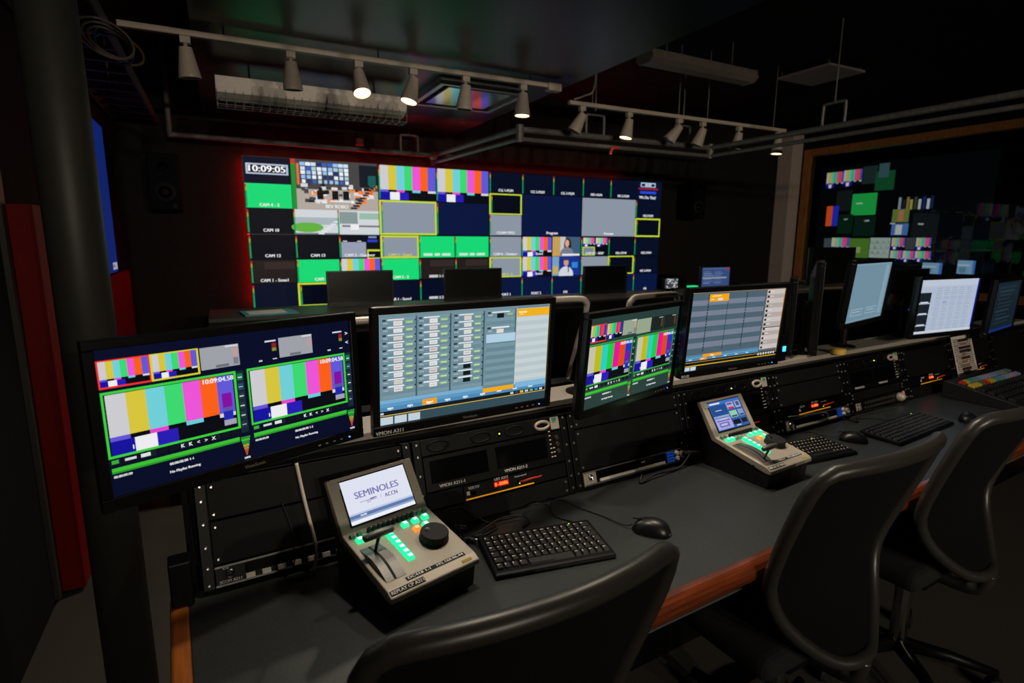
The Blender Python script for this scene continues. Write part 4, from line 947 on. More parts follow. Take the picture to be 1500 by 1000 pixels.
cable('loose_cable', 'dark lead lying across desk beyond the push-button strip', [dp(2.30, -.03, .02), dp(2.36, -.06, .004), dp(2.43, -.02, .02), dp(2.62, -.03, .02), dp(2.75, -.06, .02)], .003, CABLE)
cable('loose_cable', 'grey lead drooping over the blue-keypad intercom under red digits', [tuple(RK(1.96, .07, -.02).translation), tuple(RK(2.08, .06, -.022).translation), tuple(RK(2.2, .05, -.024).translation), tuple(RK(2.22, .03, -.022).translation)], .003, PIPE)
pl = thing('plug_cluster', 'cluster of metal cable plugs behind the white-title replay controller', 'cable plugs', DK(.49, -.055, .0))
for k, (x, y, z) in enumerate(((0, 0, .008), (.012, -.022, .008), (-.004, .016, .024), (.03, -.034, .008))):
    q_ = MB().lathe([(.007, 0), (.007, .018), (.0045, .02), (.0045, .032)], 12, TR(x, y, z, rz=.5 * k, rx=math.pi / 2)).build('plug', CHROME, pl)
pk = thing('gooseneck_plug', 'black cable plugged into the blue-keypad intercom beside second controller', 'cable plug', RK(RAILS[2] + .455, .034, -.016))
MB().tube(bez([(0, 0, 0), (.02, -.012, 0), (.05, -.014, -.003), (.08, -.012, -.012)]), [.011] * 10 + [.008] * 10 + [.005] * 11, 12).build('plug_body', RUB, pk, smooth=True)

# switcher control panel with coloured keys
sw = thing('switcher_panel', 'black production switcher with rows of coloured keys at the dark desk end', 'control panel', DK(3.14, -.36, .0003))
MB().prism([(0, 0), (0, .03), (.3, .085), (.315, .08), (.315, 0)], 0, .62).build('case', CTLD, sw, bevel=.004)
st = math.atan2(.055, .3)
colr = [(200, 40, 30), (214, 180, 40), (80, 160, 140), (120, 150, 170), (140, 170, 180), (190, 150, 170), (150, 150, 190), (110, 140, 160), (130, 140, 130), (90, 120, 110), (60, 130, 110), (40, 130, 100), (200, 130, 40), (40, 120, 90)]
swk = {}
for r in range(6):
    for c in range(18):
        cc = (24, 24, 26) if r < 4 else colr[(c // 2 + r * 3) % len(colr)] if not (r >= 4 and c < 2) else ((204, 44, 30) if c == 0 else (222, 186, 40))
        if r == 4 and c < 3: cc = (222, 190, 50)
        if cc not in swk:
            v, f = rbox(.012, .015, .012, .003); nm = 'switcher_key_%d_%d_%d' % cc
            swk[cc] = MB().add(v, f).mesh('key', mat(nm, tuple(int(q_ * .75) for q_ in cc), .45, scale=50, var=.05, emit=cc if r >= 3 else None, es=.06))
        link_mesh('key', swk[cc], sw, TR(.045 + c * .031, .05 + r * .04, .0295 + (.05 + r * .04) * math.tan(st), rx=st))
pp = thing('script_sheet', 'printed script sheet leaning on rack under the white document monitor', 'paper', frame(DO + DU * 3.45 + DN * (.004) + Vector((0, 0, .001)), DU, RY, RV))
MB().box(0, -.014, 0, .235, -.0125, .262).build('sheet', PAPER, pp)
mb = MB(); rd = random.Random(3)
for r in range(22):
    x = .012
    while x < .215:
        w = rd.uniform(.006, .03)
        mb.quad(x, .24 - r * .0105, min(x + w, .225), .246 - r * .0105, 0, lin(rd.choice([(70, 56, 50), (40, 34, 32), (150, 120, 100), (96, 80, 70)]))); x += w + .005
for k in range(12): mb.quad(.06 + .03 * rd.random(), .02 + k * .019, .13 + .08 * rd.random(), .034 + k * .019, -.0004, lin(rd.choice([(60, 40, 34), (90, 66, 56), (40, 30, 28), (150, 116, 96)])))
mb.build('printed_lettering', INK, pp, M=TR(0, -.0145, 0))['kind'] = 'stuff'

# ------------------------------------------------------------------ chairs
def chair_surface(s, t, W=(.235, .262, .285, .29, .275), profile=None):
    """s -1..1 across, t 0..1 from bottom to top of the backrest; chair local frame, facing +Y"""
    prof = profile or [(0, -.22, .485, .08), (.12, -.185, .54, .155), (.26, -.150, .60, .205), (.42, -.138, .68, .230), (.66, -.185, .81, .250), (.86, -.232, .925, .260), (1, -.268, 1.018, .250)]
    for a, b in zip(prof, prof[1:]):
        if t <= b[0] + 1e-9:
            f = (t - a[0]) / (b[0] - a[0]); f2 = f
            y, z, w = (a[k] + (b[k] - a[k]) * f2 for k in (1, 2, 3)); break
    return Vector((s * w, y + .055 * s * s * (.45 + .55 * t), z + .012 * (1 - s * s) * (t > .999)))
def office_chair(label, x, y, rz, group='office chairs at the desk row'):
    o = thing('office_chair', label, 'chair', TR(x, y, 0, rz), group)
    N = 16
    top = [chair_surface(-1 + 2 * k / N, 1) for k in range(N + 1)]
    right = [chair_surface(1, 1 - k / 14) for k in range(1, 15)]
    bot = [chair_surface(1 - 2 * k / 8, 0) for k in range(1, 9)]
    left = [chair_surface(-1, k / 14) for k in range(1, 14)]
    loop = top + right + bot + left
    sm = []
    for it in range(2):
        n = len(loop); loop = [loop[i] * .6 + (loop[(i - 1) % n] + loop[(i + 1) % n]) * .2 for i in range(n)]
    MB().tube(loop, .0175, 10, True).build('back_frame', CHAIRF, o, smooth=True)
    vs = []; fs = []; NX, NY = 14, 14
    for layer in (0, .006):
        for j in range(NY + 1):
            for i in range(NX + 1):
                p_ = chair_surface((-1 + 2 * i / NX) * .985, .02 + .965 * j / NY); vs.append((p_.x, p_.y + layer, p_.z))
    n1 = (NX + 1) * (NY + 1)
    for j in range(NY):
        for i in range(NX):
            a = j * (NX + 1) + i; qd = (a, a + 1, a + NX + 2, a + NX + 1)
            fs.append(qd); fs.append(tuple(n1 + v for v in qd[::-1]))
    MB().add(vs, fs).build('backrest_mesh', MESHF, o, smooth=True)
    MB().box(-.24, -.13, .43, .24, .27, .50).build('seat', mat('seat_fabric', (14, 14, 15), .9, scale=500, var=.3, bump=.3), o, bevel=.03, seg=4)
    MB().tube(bez([(0, -.02, .41), (0, -.15, .41), (0, -.205, .43), (0, -.222, .485)]), .02, 10).build('back_support', CHAIRF, o, smooth=True)
    MB().box(-.1, -.1, .385, .1, .12, .43).build('tilt_mechanism', BLACK, o, bevel=.01)
    MB().cyl((0, 0, .09), (0, 0, .39), .026, n=16).build('gas_lift', CHROME, o)
    for k in range(5):
        a = 2 * math.pi * k / 5 + .3; c, s = math.cos(a), math.sin(a)
        lg = MB().tube([(0, 0, .10), (c * .15, s * .15, .095), (c * .29, s * .29, .072)], [.026, .02, .014], 10).build('base_leg', BLACK, o, smooth=True)
        MB().lathe([(.018, -.02), (.027, -.016), (.027, .016), (.018, .02)], 14, TR(c * .29, s * .29, .0275, rz=a, ry=0, rx=math.pi / 2)).build('caster', RUB, lg)
    return o
office_chair('black mesh office chair pushed up to the first keyboard', .355, .83, R(3))
office_chair('black mesh office chair in front of the blue-menu replay controller', 1.325, .928, R(3))
office_chair('black mesh office chair at the full-width keyboard', 2.035, .975, R(4))

# ------------------------------------------------------------------ second desk row before the video wall
d2 = thing('control_desk', 'second control desk row standing before the large video wall', 'desk', TR(0, 0, 0))
MB().box(-.1, 3.55, .70, 5.4, 4.06, .74).build('desk_top', DESKM, d2, bevel=.002)
MB().box(-.1, 3.52, .695, 5.4, 3.55, .742).build('front_edge_trim', WOOD, d2, bevel=.008)
MB().box(-.1, 4.02, 0, 5.4, 4.05, .70).build('modesty_panel', BLACK, d2)
for x in (-.13, 5.4): MB().box(x, 3.52, 0, x + .03, 4.06, .742).build('side_panel', WOODL, d2)
c2 = thing('rear_counter', 'dark counter of the second desk row carrying three switched-off monitors', 'counter', TR(0, 0, 0))
MB().box(-.1, 4.06, .965, 5.4, 4.62, .985).build('counter_top', mat('dark_counter', (50, 48, 46), .5, scale=80, var=.1), c2)
MB().box(-.1, 4.06, 0, 5.4, 4.08, .965).build('front_panel', PANELM, c2); MB().box(-.1, 4.58, 0, 5.4, 4.60, .965).build('back_panel', PANELM, c2)
for k, (x, w, lab) in enumerate(((.95, .475, 'switched-off monitor before the video wall, over the angled colour-bar monitor side'), (1.897, .495, 'switched-off monitor before the video wall, second along the far counter'), (3.27, .47, 'switched-off monitor before the video wall, third along the far counter'))):
    monitor('computer_monitor', lab, (x, 4.45, 1.125), 0, 0, None, w=w, h=.225, group='switched-off monitors on the far counter', back=.1, off=True, brand=None, base_z=.985)
bp = Pic(80, 48, (70, 98, 158)); bp.rect(.02, .02, .98, .1, (96, 120, 176)); bp.rect(.86, .03, .98, .12, (210, 60, 70))
for r in range(7): bp.rect(.06, .2 + r * .1, .3 + .06 * (r % 3), .23 + r * .1, (150, 172, 214)); bp.rect(.45, .2 + r * .1, .7 + .05 * (r % 2), .23 + r * .1, (130, 156, 206))
bp.rect(.04, .5, .9, .58, (170, 186, 216))
monitor('computer_monitor', 'small blue-lit text display on the far counter past the video wall', (4.66, 4.4, 1.115), 0, 0, bp, w=.4, h=.2, back=.09, brand=None, base_z=.985, smat=screen_mat('dim_display', .8))
pt = thing('preview_device', 'small camera preview screen on far counter below the video wall corner', 'camera', TR(3.83, 4.15, .985))
MB().box(-.10, .01, .04, .10, .04, .16).build('body', BLACK, pt, bevel=.006); MB().box(-.03, 0, 0, .03, .05, .04).build('foot', BLACK, pt)
p = Pic(40, 24, (60, 60, 64)); rd = random.Random(8)
for k in range(60): a, b = rd.random(), rd.random(); p.rect(a, b, a + .1, b + .08, rd.choice([(226, 226, 226), (150, 156, 160), (40, 42, 46), (190, 196, 200)]))
p.build('screen', .16, .09, pt, SCRN, TR(0, .008, .105))
gl = tag(MB().box(4.04, 4.12, .9852, 4.14, 4.17, 1.06).build('status_light', led('green_status', (30, 220, 130), .9)), 'small green glowing status box beside the camera preview screen', 'status light')
tf = thing('teal_folder', 'teal paper folder lying on the end of the far counter', 'folder', TR(.27, 4.22, .985, R(6)))
MB().box(-.17, -.12, 0, .17, .14, .012).build('cover', mat('teal_card', (70, 150, 160), .6, emit=None, scale=30, var=.1), tf, bevel=.003)
MB().box(-.14, -.1, .012, .1, .1, .014).build('paper_sheet', PAPER, tf)
# silver-framed chairs between the rows
def tube_chair(label, x, y, rz, ztop=1.11):
    o = thing('operator_chair', label, 'chair', TR(x, y, 0, rz), 'silver-framed chairs before the far desk')
    z = ztop
    pts = bez([(-.17, .02, .55), (-.20, -.04, .75), (-.25, -.10, z - .08), (-.235, -.115, z - .02), (-.19, -.12, z), (0, -.135, z + .004), (.19, -.12, z), (.235, -.115, z - .02), (.25, -.10, z - .08), (.20, -.04, .75), (.17, .02, .55)], 6)
    MB().tube(pts, .02, 10).build('back_frame', mat('silver_tube', (222, 214, 202), .4, .2, scale=40, var=.06), o, smooth=True)
    vs = [(-.16, .0, .55), (.16, .0, .55), (-.19, -.05, .75), (.19, -.05, .75), (-.235, -.10, z - .06), (.235, -.10, z - .06)]
    vs += [(a, b + .012, c) for a, b, c in vs]
    MB().add(vs, [(0, 1, 3, 2), (2, 3, 5, 4), (6, 8, 9, 7), (8, 10, 11, 9), (0, 6, 7, 1), (4, 5, 11, 10), (0, 2, 8, 6), (2, 4, 10, 8), (1, 7, 9, 3), (3, 9, 11, 5)]).build('backrest', MESHF, o)
    MB().box(-.25, -.02, .44, .25, .44, .51).build('seat', MATS['seat_fabric'], o, bevel=.03, seg=3)
    for s in (-1, 1):
        MB().tube(bez([(s * .25, .2, .46), (s * .3, .2, .5), (s * .3, .18, .78)]), .016, 8).build('arm_post', MATS['silver_tube'], o, smooth=True)
        MB().box(s * .3 - .045, -.06, .78, s * .3 + .045, .2, .81).build('arm_pad', BLACK, o, bevel=.012, seg=3)
    MB().cyl((0, .2, .09), (0, .2, .45), .027, n=14).build('gas_lift', CHROME, o)
    for k in range(5):
        a = 2 * math.pi * k / 5 + .3; c, s = math.cos(a), math.sin(a)
        lg = MB().tube([(0, .2, .10), (c * .15, .2 + s * .15, .09), (c * .29, .2 + s * .29, .07)], [.026, .02, .014], 8).build('base_leg', MATS['silver_tube'], o, smooth=True)
        MB().lathe([(.018, -.02), (.027, -.016), (.027, .016), (.018, .02)], 12, TR(c * .29, .2 + s * .29, .0275, rz=a, rx=math.pi / 2)).build('caster', RUB, lg)
    return o
tube_chair('silver tube-framed operator chair behind the clip-list monitor', 1.93, 3.28, R(-4))
tube_chair('silver tube-framed operator chair behind the green-tinted replay monitor', 2.72, 3.24, R(8))
tube_chair('silver tube-framed operator chair between column and clip-list monitor', .75, 3.2, R(4), 1.06)
# dark side counter and shelving behind the pale monitor
sd = thing('side_counter', 'dark equipment shelving behind the pale blue monitor', 'shelving', TR(0, 0, 0))
for z0, z1, m in ((.0, .98, PANELM), ):
    MB().box(3.1, 2.35, z0, 5.4, 2.75, z1).build('cabinet', m, sd)
MB().box(3.1, 2.3, 1.18, 3.72, 2.72, 1.21).build('shelf_board', mat('shelf_edge', (96, 88, 78), .5, scale=20, var=.1), sd)
MB().box(4.15, 2.3, 1.02, 5.3, 2.72, 1.05).build('shelf_board', MATS['shelf_edge'], sd)
for x, z in ((3.1, 1.18), (3.7, 1.18), (4.15, 1.02), (5.28, 1.02)): MB().box(x, 2.35, .98, x + .02, 2.7, z).build('upright', BLACK, sd)
for k, (x, z, w, h) in enumerate(((3.3, .98, .3, .05), (3.32, 1.035, .26, .04), (4.5, .98, .5, .035))):
    o = thing('rack_device', ['flat black device lying on the shelving below the board', 'second flat black device stacked on the shelving', 'wide black device on the shelving past the pale monitor'][k], 'device', TR(x, 2.4, z + .0005 + k * .0005), 'devices on the side shelving')
    MB().box(0, 0, 0, w, .25, h).build('case', BLACK, o, bevel=.003); MB().box(.02, -.002, h * .4, .06, 0, h * .5).build('front_led', led('device_blue_led', (30, 60, 240), 2.5 if k == 0 else .4), o)
for k, (x, z0, lab) in enumerate(((3.62, 1.21, 'large switched-off monitor on shelving just behind the pale blue monitor'), (4.55, 1.05, 'large switched-off monitor on shelving behind the white document monitor'))):
    monitor('computer_monitor', lab, (x, 2.42, z0 + .13), 0, 0, None, w=.42, h=.2, off=True, brand=None, base_z=z0 + .0008, back=.12, group='switched-off monitors on the side shelving')
o = thing('glass_jar', 'small beige jar standing on the shelving beside the white document monitor', 'jar', TR(4.22, 2.34, 1.0505))
MB().lathe([(.03, 0), (.035, .01), (.035, .05), (.022, .065)], 16).build('body', mat('beige_ceramic', (170, 150, 120), .4, scale=20, var=.1), o, smooth=False); MB().lathe([(.026, .065), (.026, .08), (.01, .085)], 16).build('lid', MATS['beige_ceramic'], o)
o = thing('tape_roll', 'yellow and cream tape roll on the counter beside the edge-on monitor', 'tape', DK(2.50, .13, .2525))
MB().lathe([(.018, 0), (.034, .0), (.034, .02), (.018, .02)], 20).build('roll', mat('yellow_tape', (220, 180, 70), .5, scale=20, var=.1), o)
o = tag(MB().box(2.03, 1.62, .993, 2.08, 1.66, 1.008).build('teal_box', mat('teal_plastic', (30, 110, 130), .5, scale=30, var=.1), bevel=.003), 'small teal box on the counter beside striped rundown monitor', 'box')
o = thing('network_box', 'black box with square blue light on counter behind striped rundown monitor', 'device', DK(2.12, .185, .2525))
MB().box(-.03, -.03, 0, .025, .03, .11).build('case', BLACK, o, bevel=.003); MB().box(-.002, -.032, .042, .018, -.03, .064).build('blue_light', led('cyan_indicator', (60, 190, 255), 2.2), o)

# ------------------------------------------------------------------ track lights
LAMPM = mat('lamp_enamel', (196, 184, 168), .4, scale=40, var=.05)
BULB_ON = led('lit_halogen_lens', (255, 226, 176), 9.0); BULB_OFF = mat('unlit_lens', (90, 84, 76), .2, scale=10, var=.05)
def light_track(label, x0, x1, y, z, ztop, end, rods):
    o = thing('light_track', label, 'light track', TR(x0, y, z), 'light tracks')
    L = x1 - x0
    MB().box(0, -.017, 0, L, .017, .028).build('rail', LAMPM, o, bevel=.002)
    MB().box(0, -.006, -.001, L, .006, .0005).build('rail_slot', BLACK, o)
    if end: MB().box(L, -.03, -.018, L + .1, .03, .032).build('feed_box', LAMPM, o, bevel=.004)
    for x in rods: MB().cyl((x - x0, 0, .026), (x - x0, 0, ztop - z), .004, n=8).build('hanging_rod', PIPE, o)
    return o
def spot(label, x, y, z, tx, ty, on, watt, group, cone=105):
    """tx: tilt about the x axis, ty: tilt about the y axis (degrees)"""
    o = thing('track_spotlight', label, 'spotlight', TR(x, y, z - .0015), group)
    MB().box(-.024, -.018, -.034, .024, .018, 0).build('adapter', LAMPM, o, bevel=.003)
    MB().cyl((0, 0, -.075), (0, 0, -.03), .009, n=10).build('stem', LAMPM, o)
    HM = Matrix.Translation((0, 0, -.07)) @ (Euler((R(tx), R(ty), 0)).to_matrix() if cone > 90 else (Matrix.Rotation(R(ty), 3, 'Z') @ Matrix.Rotation(R(tx), 3, 'X'))).to_4x4()
    MB().lathe([(.022, .02), (.03, .018), (.036, -.02), (.052, -.115), (.052, -.125), (.047, -.125), (.045, -.112)], 24).build('lamp_shade', LAMPM, o, M=HM, smooth=False)
    MB().lathe([(.0445, -.116), (.0445, -.118)], 24).build('bulb_lens', BULB_ON if on else BULB_OFF, o, M=HM)
    if on:
        ld = bpy.data.lights.new('bulb_light', 'SPOT'); ld.energy = watt; ld.color = (1, .86, .68); ld.spot_size = R(cone); ld.spot_blend = .6 if cone > 90 else 1.0; ld.shadow_soft_size = .045
        lo = bpy.data.objects.new('bulb_light', ld); COL.objects.link(lo); lo.parent = o; lo.matrix_local = HM @ TR(0, 0, -.13)
    return o
T1Y, T1Z = 3.49, 2.495
light_track('long white light track on the soffit with feed box at its end', -.36, 2.03, T1Y, T1Z, SOF_Z, True, (.1, .9, 1.9))
for k, (x, tx, ty, on) in enumerate(((-.078, 4, -4, 0), (.42, 4, -2, 0), (.784, -24, -2, 1), (1.106, -4, 16, 1), (1.444, 4, 4, 0), (1.849, 0, 2, 1))):
    spot(['unlit spotlight at the cable tray end of the long track', 'unlit spotlight over the caged fixture, second on the long track', 'brightest lit spotlight at the middle of the long track', 'lit tilted spotlight next to the brightest one on the long track', 'unlit spotlight hanging in front of the square ceiling panel', 'lit spotlight next to the feed box of the long track'][k], x, T1Y, T1Z, tx, ty, on, SPOT_W, 'spotlights on the long track')
T2Y, T2Z = 3.78, 2.485
light_track('white light track hung on thin rods beside the soffit edge', 2.39, 4.76, T2Y, T2Z, ZC, False, (2.6, 3.46, 3.78, 4.6))
for k, (x, tx, ty, on) in enumerate(((2.509, 12, 26, 0), (2.952, 4, 10, 1), (3.469, 18, 34, 0), (3.735, 14, 16, 0), (4.167, 6, 8, 0), (4.679, 2, 2, 1))):
    spot(['unlit tilted spotlight by the soffit end of the rod-hung track', 'lit spotlight, second from the soffit on the rod-hung track', 'unlit sharply tilted spotlight at the middle of the rod-hung track', 'unlit spotlight, fourth from the soffit on the rod-hung track', 'unlit spotlight, fifth from the soffit on the rod-hung track', 'lit spotlight at the window end of the rod-hung track'][k], x, T2Y, T2Z, tx, ty, on, SPOT_W, 'spotlights on the rod-hung track')
# track added out of view over this desk row, to light the desk
light_track('white light track above the near desk row', .0, 2.12, 1.42, T1Z, SOF_Z, True, (.5, 1.9))
for k, (x, tx, ty) in enumerate(((.62, -8, 0), (1.3, -12, 0), (1.66, -8, -18))):
    spot(['lit spotlight over the clip-list monitor on the near track', 'lit spotlight over the striped rundown monitor on the near track', 'lit spotlight beside the feed box of the near track'][k], x, 1.42, T1Z, tx, ty, 1, DESK_W, 'spotlights on the near track')
light_track('white light track at the back of the room', .0, 2.12, -4.6, T1Z, SOF_Z, True, (.2, 1.9))  # unseen track added behind the camera, lights the ceiling fixtures from the front
for k, (x, tx, ty) in enumerate(((.35, 86, -12), (1.2, 86, -12), (2.0, 86, -10))):
    spot(['lit spotlight at the back of the room, first on the rear track', 'lit spotlight at the back of the room, second on the rear track', 'lit spotlight at the back of the room, third on the rear track'][k], x, -4.6, T1Z, tx, ty, 1, REAR_W, 'spotlights on the rear track', 72)
cable('track_lead', 'white lead dropping to the end of the rod-hung track', [(2.62, 3.78, 3.04), (2.61, 3.76, 2.8), (2.58, 3.74, 2.6), (2.5, 3.75, 2.55), (2.43, 3.775, 2.524)], .006, LAMPM)

# ------------------------------------------------------------------ other ceiling fixtures
cg = thing('caged_fixture', 'white fluorescent fixture with wire guard under the soffit', 'light fixture', TR(.05, 4.2, 2.33))
MB().prism([(-.06, .155), (.10, .155), (.13, .06), (.06, .035), (-.045, .06)], 0, 1.215).build('reflector', WHITEM, cg, bevel=.003)
MB().cyl((.02, .0, .03), (1.19, .0, .03), .014, n=12).build('tube_lamp', mat('unlit_tube', (150, 146, 140), .3, scale=10, var=.05), cg)
wires = MB()
for k in range(25):
    x = .006 + k * .0501
    wires.tube([(x, -.05, .075), (x, -.062, .02), (x, -.05, -.012), (x, .06, -.016), (x, .13, .02), (x, .13, .06)], .0019, 5)
for y, z in ((-.062, .03), (-.05, -.012), (.06, -.016), (.0, -.014)): wires.tube([(0, y, z), (1.215, y, z)], .0019, 5)
wires.build('wire_guard', mat('guard_wire', (190, 188, 182), .4, .5, scale=40, var=.05), cg)
for x in (.2, 1.0): MB().cyl((x, .02, .155), (x, .02, SOF_Z - 2.33), .006, n=8).build('hanger', PIPE, cg)
pf = thing('ceiling_light_panel', 'square silver-framed light panel set under the soffit', 'ceiling light', TR(1.375, 3.74, SOF_Z - .05))
mb = MB()
for a in ((0, 0, .65, .035), (0, .635, .65, .67), (0, .035, .035, .635), (.615, .035, .65, .635)): mb.box(a[0], a[1], 0, a[2], a[3], .05)
mb.build('frame', mat('pale_frame', (190, 190, 192), .3, .3, scale=20, var=.05), pf, bevel=.002)
MB().box(.035, .035, .035, .615, .635, .045).build('diffuser', mat('glossy_diffuser', (70, 72, 78), .12, scale=6, var=.05, coat=.5), pf)
MB().box(.09, .09, .006, .56, .58, .014).build('inner_plate', mat('satin_plate', (205, 206, 212), .16, .7, scale=6, var=.05), pf)
for x, y in ((.12, .12), (.52, .12), (.12, .54), (.52, .54)): MB().cyl((x, y, .012), (x, y, .04), .004, n=8).build('spacer', ALU, pf)
sf = thing('strip_fixture', 'white fluorescent strip fixture hung over the rod-hung light track', 'light fixture', TR(2.86, 3.5, 2.76, R(2)))
MB().prism([(-.07, .09), (.07, .09), (.09, .03), (.05, 0), (-.05, 0), (-.09, .03)], 0, 1.1).build('housing', mat('dusty_white', (150, 140, 132), .5, scale=20, var=.08), sf, bevel=.003)
for x in (-.012, 1.1): MB().prism([(-.074, .094), (.074, .094), (.094, .03), (.054, -.004), (-.054, -.004), (-.094, .03)], x, x + .012).build('end_cap', MATS['dusty_white'], sf)
for x in (.2, .9): MB().cyl((x, 0, .09), (x, 0, ZC - 2.76), .004, n=8).build('hanger', PIPE, sf)
vt = thing('ceiling_vent', 'pale square diffuser panel below the black ceiling tiles', 'ceiling vent', TR(4.80, 3.42, ZC - .06))
MB().box(0, 0, 0, .5, .53, .02).build('plate', mat('dusty_plate', (176, 160, 154), .6, scale=20, var=.06), vt, bevel=.003)
for x, y in ((.03, .03), (.47, .03), (.03, .5), (.47, .5)): MB().cyl((x, y, .02), (x, y, .06), .004, n=8).build('spacer', PIPE, vt)
# pipe loop hung below the ceilings
gp = thing('pipe_rail', 'grey double pipe rail looping below the ceilings on stirrup hangers', 'pipe rail', TR(0, 0, 0))
PZ = 2.318
for dz, dr, nm in ((0, .022, 'pipe'), (-.07, .016, 'lower_pipe')):
    for a, b in (((-.292, 5.53), (1.97, 5.62)), ((1.97, 5.62), (2.09, 3.99)), ((2.09, 3.99), (4.02, 3.96)), ((4.02, 3.96), (4.1, .9))):
        if dz and a[0] < 1.9: continue
        MB().cyl((a[0], a[1], PZ + dz), (b[0], b[1], PZ + dz), dr, n=12).build(nm, PIPE, gp)
for x, y in ((1.97, 5.62), (2.09, 3.99), (4.02, 3.96)): MB().lathe([(.026, -.09), (.03, -.03), (.03, .03), (.012, .035)], 14, TR(x, y, PZ)).build('elbow', PIPE, gp)
for x, y, r in ((1.72, 5.6, 0), (2.77, 3.98, 0), (3.69, 3.97, 0), (4.055, 2.82, 1)):
    d = (.085, 0) if not r else (0, .085)
    MB().tube(bez([(x - d[0], y - d[1], PZ), (x - d[0], y - d[1], PZ + .14), (x - d[0] * .8, y - d[1] * .8, PZ + .165), (x + d[0] * .8, y + d[1] * .8, PZ + .165), (x + d[0], y + d[1], PZ + .14), (x + d[0], y + d[1], PZ)], 5), .011, 8).build('stirrup', PIPE, gp, smooth=True)
    zt = SOF_Z if x < SOF_X else ZC
    MB().cyl((x, y, PZ + .16), (x, y, zt), .005, n=8).build('hanger_rod', PIPE, gp)
MB().cyl((-.292, 5.53, PZ - .02), (-.292, 5.53, ZC + .02), .02, n=10).build('drop_pipe', PIPE, gp)
REDC = mat('red_clip', (190, 50, 40), .5, scale=20, var=.1)
for k, (x, y, z, lab) in enumerate(((1.22, 5.5, PZ + .022, 'red box clip on the pipe rail over the colour-bar tiles'), (2.93, 3.94, PZ - .095, 'red hooked clip below the pipe rail under the second track spotlight'))):
    o = thing('red_clip', lab, 'clip', TR(x, y, z), 'red clips on the pipe rail')
    if k == 0: MB().box(-.035, -.02, 0, .035, .03, .06).build('body', REDC, o, bevel=.004)
    else: MB().tube(bez([(.05, 0, .015), (.0, 0, .012), (-.025, 0, -.01), (-.03, 0, -.04)]), .012, 8).build('body', REDC, o, smooth=True)
for k, (x, y) in enumerate(((2.04, 5.35), (1.93, 5.5))):
    o = thing('cable_clamp', ['brass-toned clamp at the pipe rail corner', 'second brass-toned clamp beside the pipe rail corner'][k], 'clamp', TR(x, y, PZ - .055), 'clamps at the pipe corner')
    MB().lathe([(.03, 0), (.04, .012), (.03, .03), (.012, .034)], 16).build('body', mat('brass_clamp', (190, 160, 110), .4, .4, scale=20, var=.08), o)
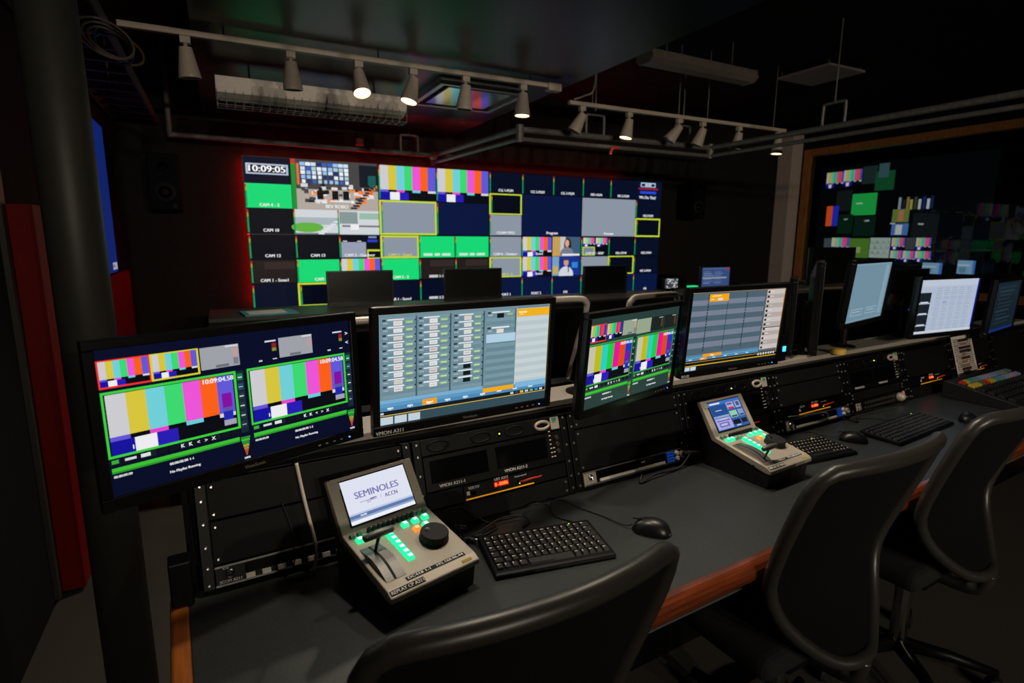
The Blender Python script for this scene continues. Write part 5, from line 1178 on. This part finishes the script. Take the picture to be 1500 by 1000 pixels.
# ladder cable tray and coiled leads in the side bay
tr_ = thing('cable_tray', 'ladder cable tray running along the side bay ceiling', 'cable tray', TR(0, 0, 2.42))
for x in (-.69, -.395): MB().box(x, .4, 0, x + .012, 5.7, .07).build('side_rail', mat('tray_steel', (92, 96, 100), .5, .5, scale=30, var=.1), tr_)
rung = MB().box(0, 0, .0, .283, .03, .018).mesh('rung', MATS['tray_steel'])
for k in range(20): link_mesh('rung', rung, tr_, TR(-.678, 1.0 + k * .24, 0.006))
for y in (2.0, 4.5): MB().cyl((-.54, y, .02), (-.54, y, ZC - 2.42 + .02), .006, n=8).build('hanger', PIPE, tr_)
cc = [(100, 86, 80), (96, 84, 78), (92, 80, 74), (28, 44, 84), (96, 74, 26), (30, 48, 90)]
for k in range(6):
    rx, rz = .098 - .01 * (k % 4), .08 - .01 * (k % 3); cx, cy, cz = -.36 + .006 * k, 3.04 + .03 * k, 2.315
    pts = [(cx + rx * math.cos(a), cy + .04 * math.sin(a), cz + rz * math.sin(a) - .03 * math.cos(a)) for a in [2 * math.pi * j / 30 for j in range(30)]]
    o = MB().tube(pts, .005, 6, True).build('coiled_cable', mat('coil_%d' % k, cc[k], .5, scale=30, var=.08), smooth=True)
    tag(o, ['beige cable coil hanging under the ladder tray, outermost', 'beige cable coil hanging under the ladder tray', 'pale cable coil hanging under the ladder tray', 'navy cable coil under the ladder tray', 'ochre cable coil under the ladder tray', 'blue cable coil lowest under the ladder tray'][k], 'cable', 'cable coils under the tray')
# side screen on the left wall
sv = thing('wall_screen', 'thin blue-lit screen on the side wall behind the steel column', 'monitor', TR(XL + .03, 4.62, 1.75, math.pi / 2))
MB().box(-.52, .002, -.51, .52, .028, .53).build('housing', BEZEL, sv, bevel=.003)
p = Pic(60, 60, (18, 44, 128)); p.rect(.0, .7, .6, .8, (30, 66, 160)); p.rect(.8, .93, .98, .99, (190, 200, 220)); p.rect(.82, .945, .88, .975, (200, 60, 60)); p.rect(.2, .2, .5, .5, (22, 54, 146))
p.build('screen', 1.02, 1.02, sv, screen_mat('dim_blue_screen', .6), TR(0, 0, .01))
# loudspeakers beside the video wall
for k, (x, z) in enumerate(((-.36, 1.94), (5.43, 1.99))):
    o = thing('loudspeaker', ['black two-way loudspeaker on the back wall near the red-lit video wall edge', 'black two-way loudspeaker on the back wall near the pale pillar'][k], 'loudspeaker', TR(x, 5.48, z), 'loudspeakers beside the video wall')
    MB().box(-.11, 0, -.22, .11, .24, .22).build('cabinet', mat('speaker_black', (6, 6, 6), .6, scale=100, var=.1, spec=.1), o, bevel=.006)
    MB().lathe([(.085, 0), (.08, .008), (.03, -.004), (.012, .012)], 24, TR(0, 0, -.08, rx=math.pi / 2)).build('woofer', RUB, o, smooth=True)
    MB().lathe([(.04, 0), (.036, .005), (.012, .002), (.008, .008)], 20, TR(0, 0, .12, rx=math.pi / 2)).build('tweeter', mat('gloss_black', (12, 12, 13), .1, scale=20, var=.05), o, smooth=True)
    MB().lathe([(.02, .002), (.016, .001), (.004, -.004)], 14, TR(.06, 0, -.19, rx=math.pi / 2)).build('port', RUB, o)
    MB().box(-.05, .24, -.08, .05, YB - 5.48, .08).build('wall_bracket', RACKM, o)
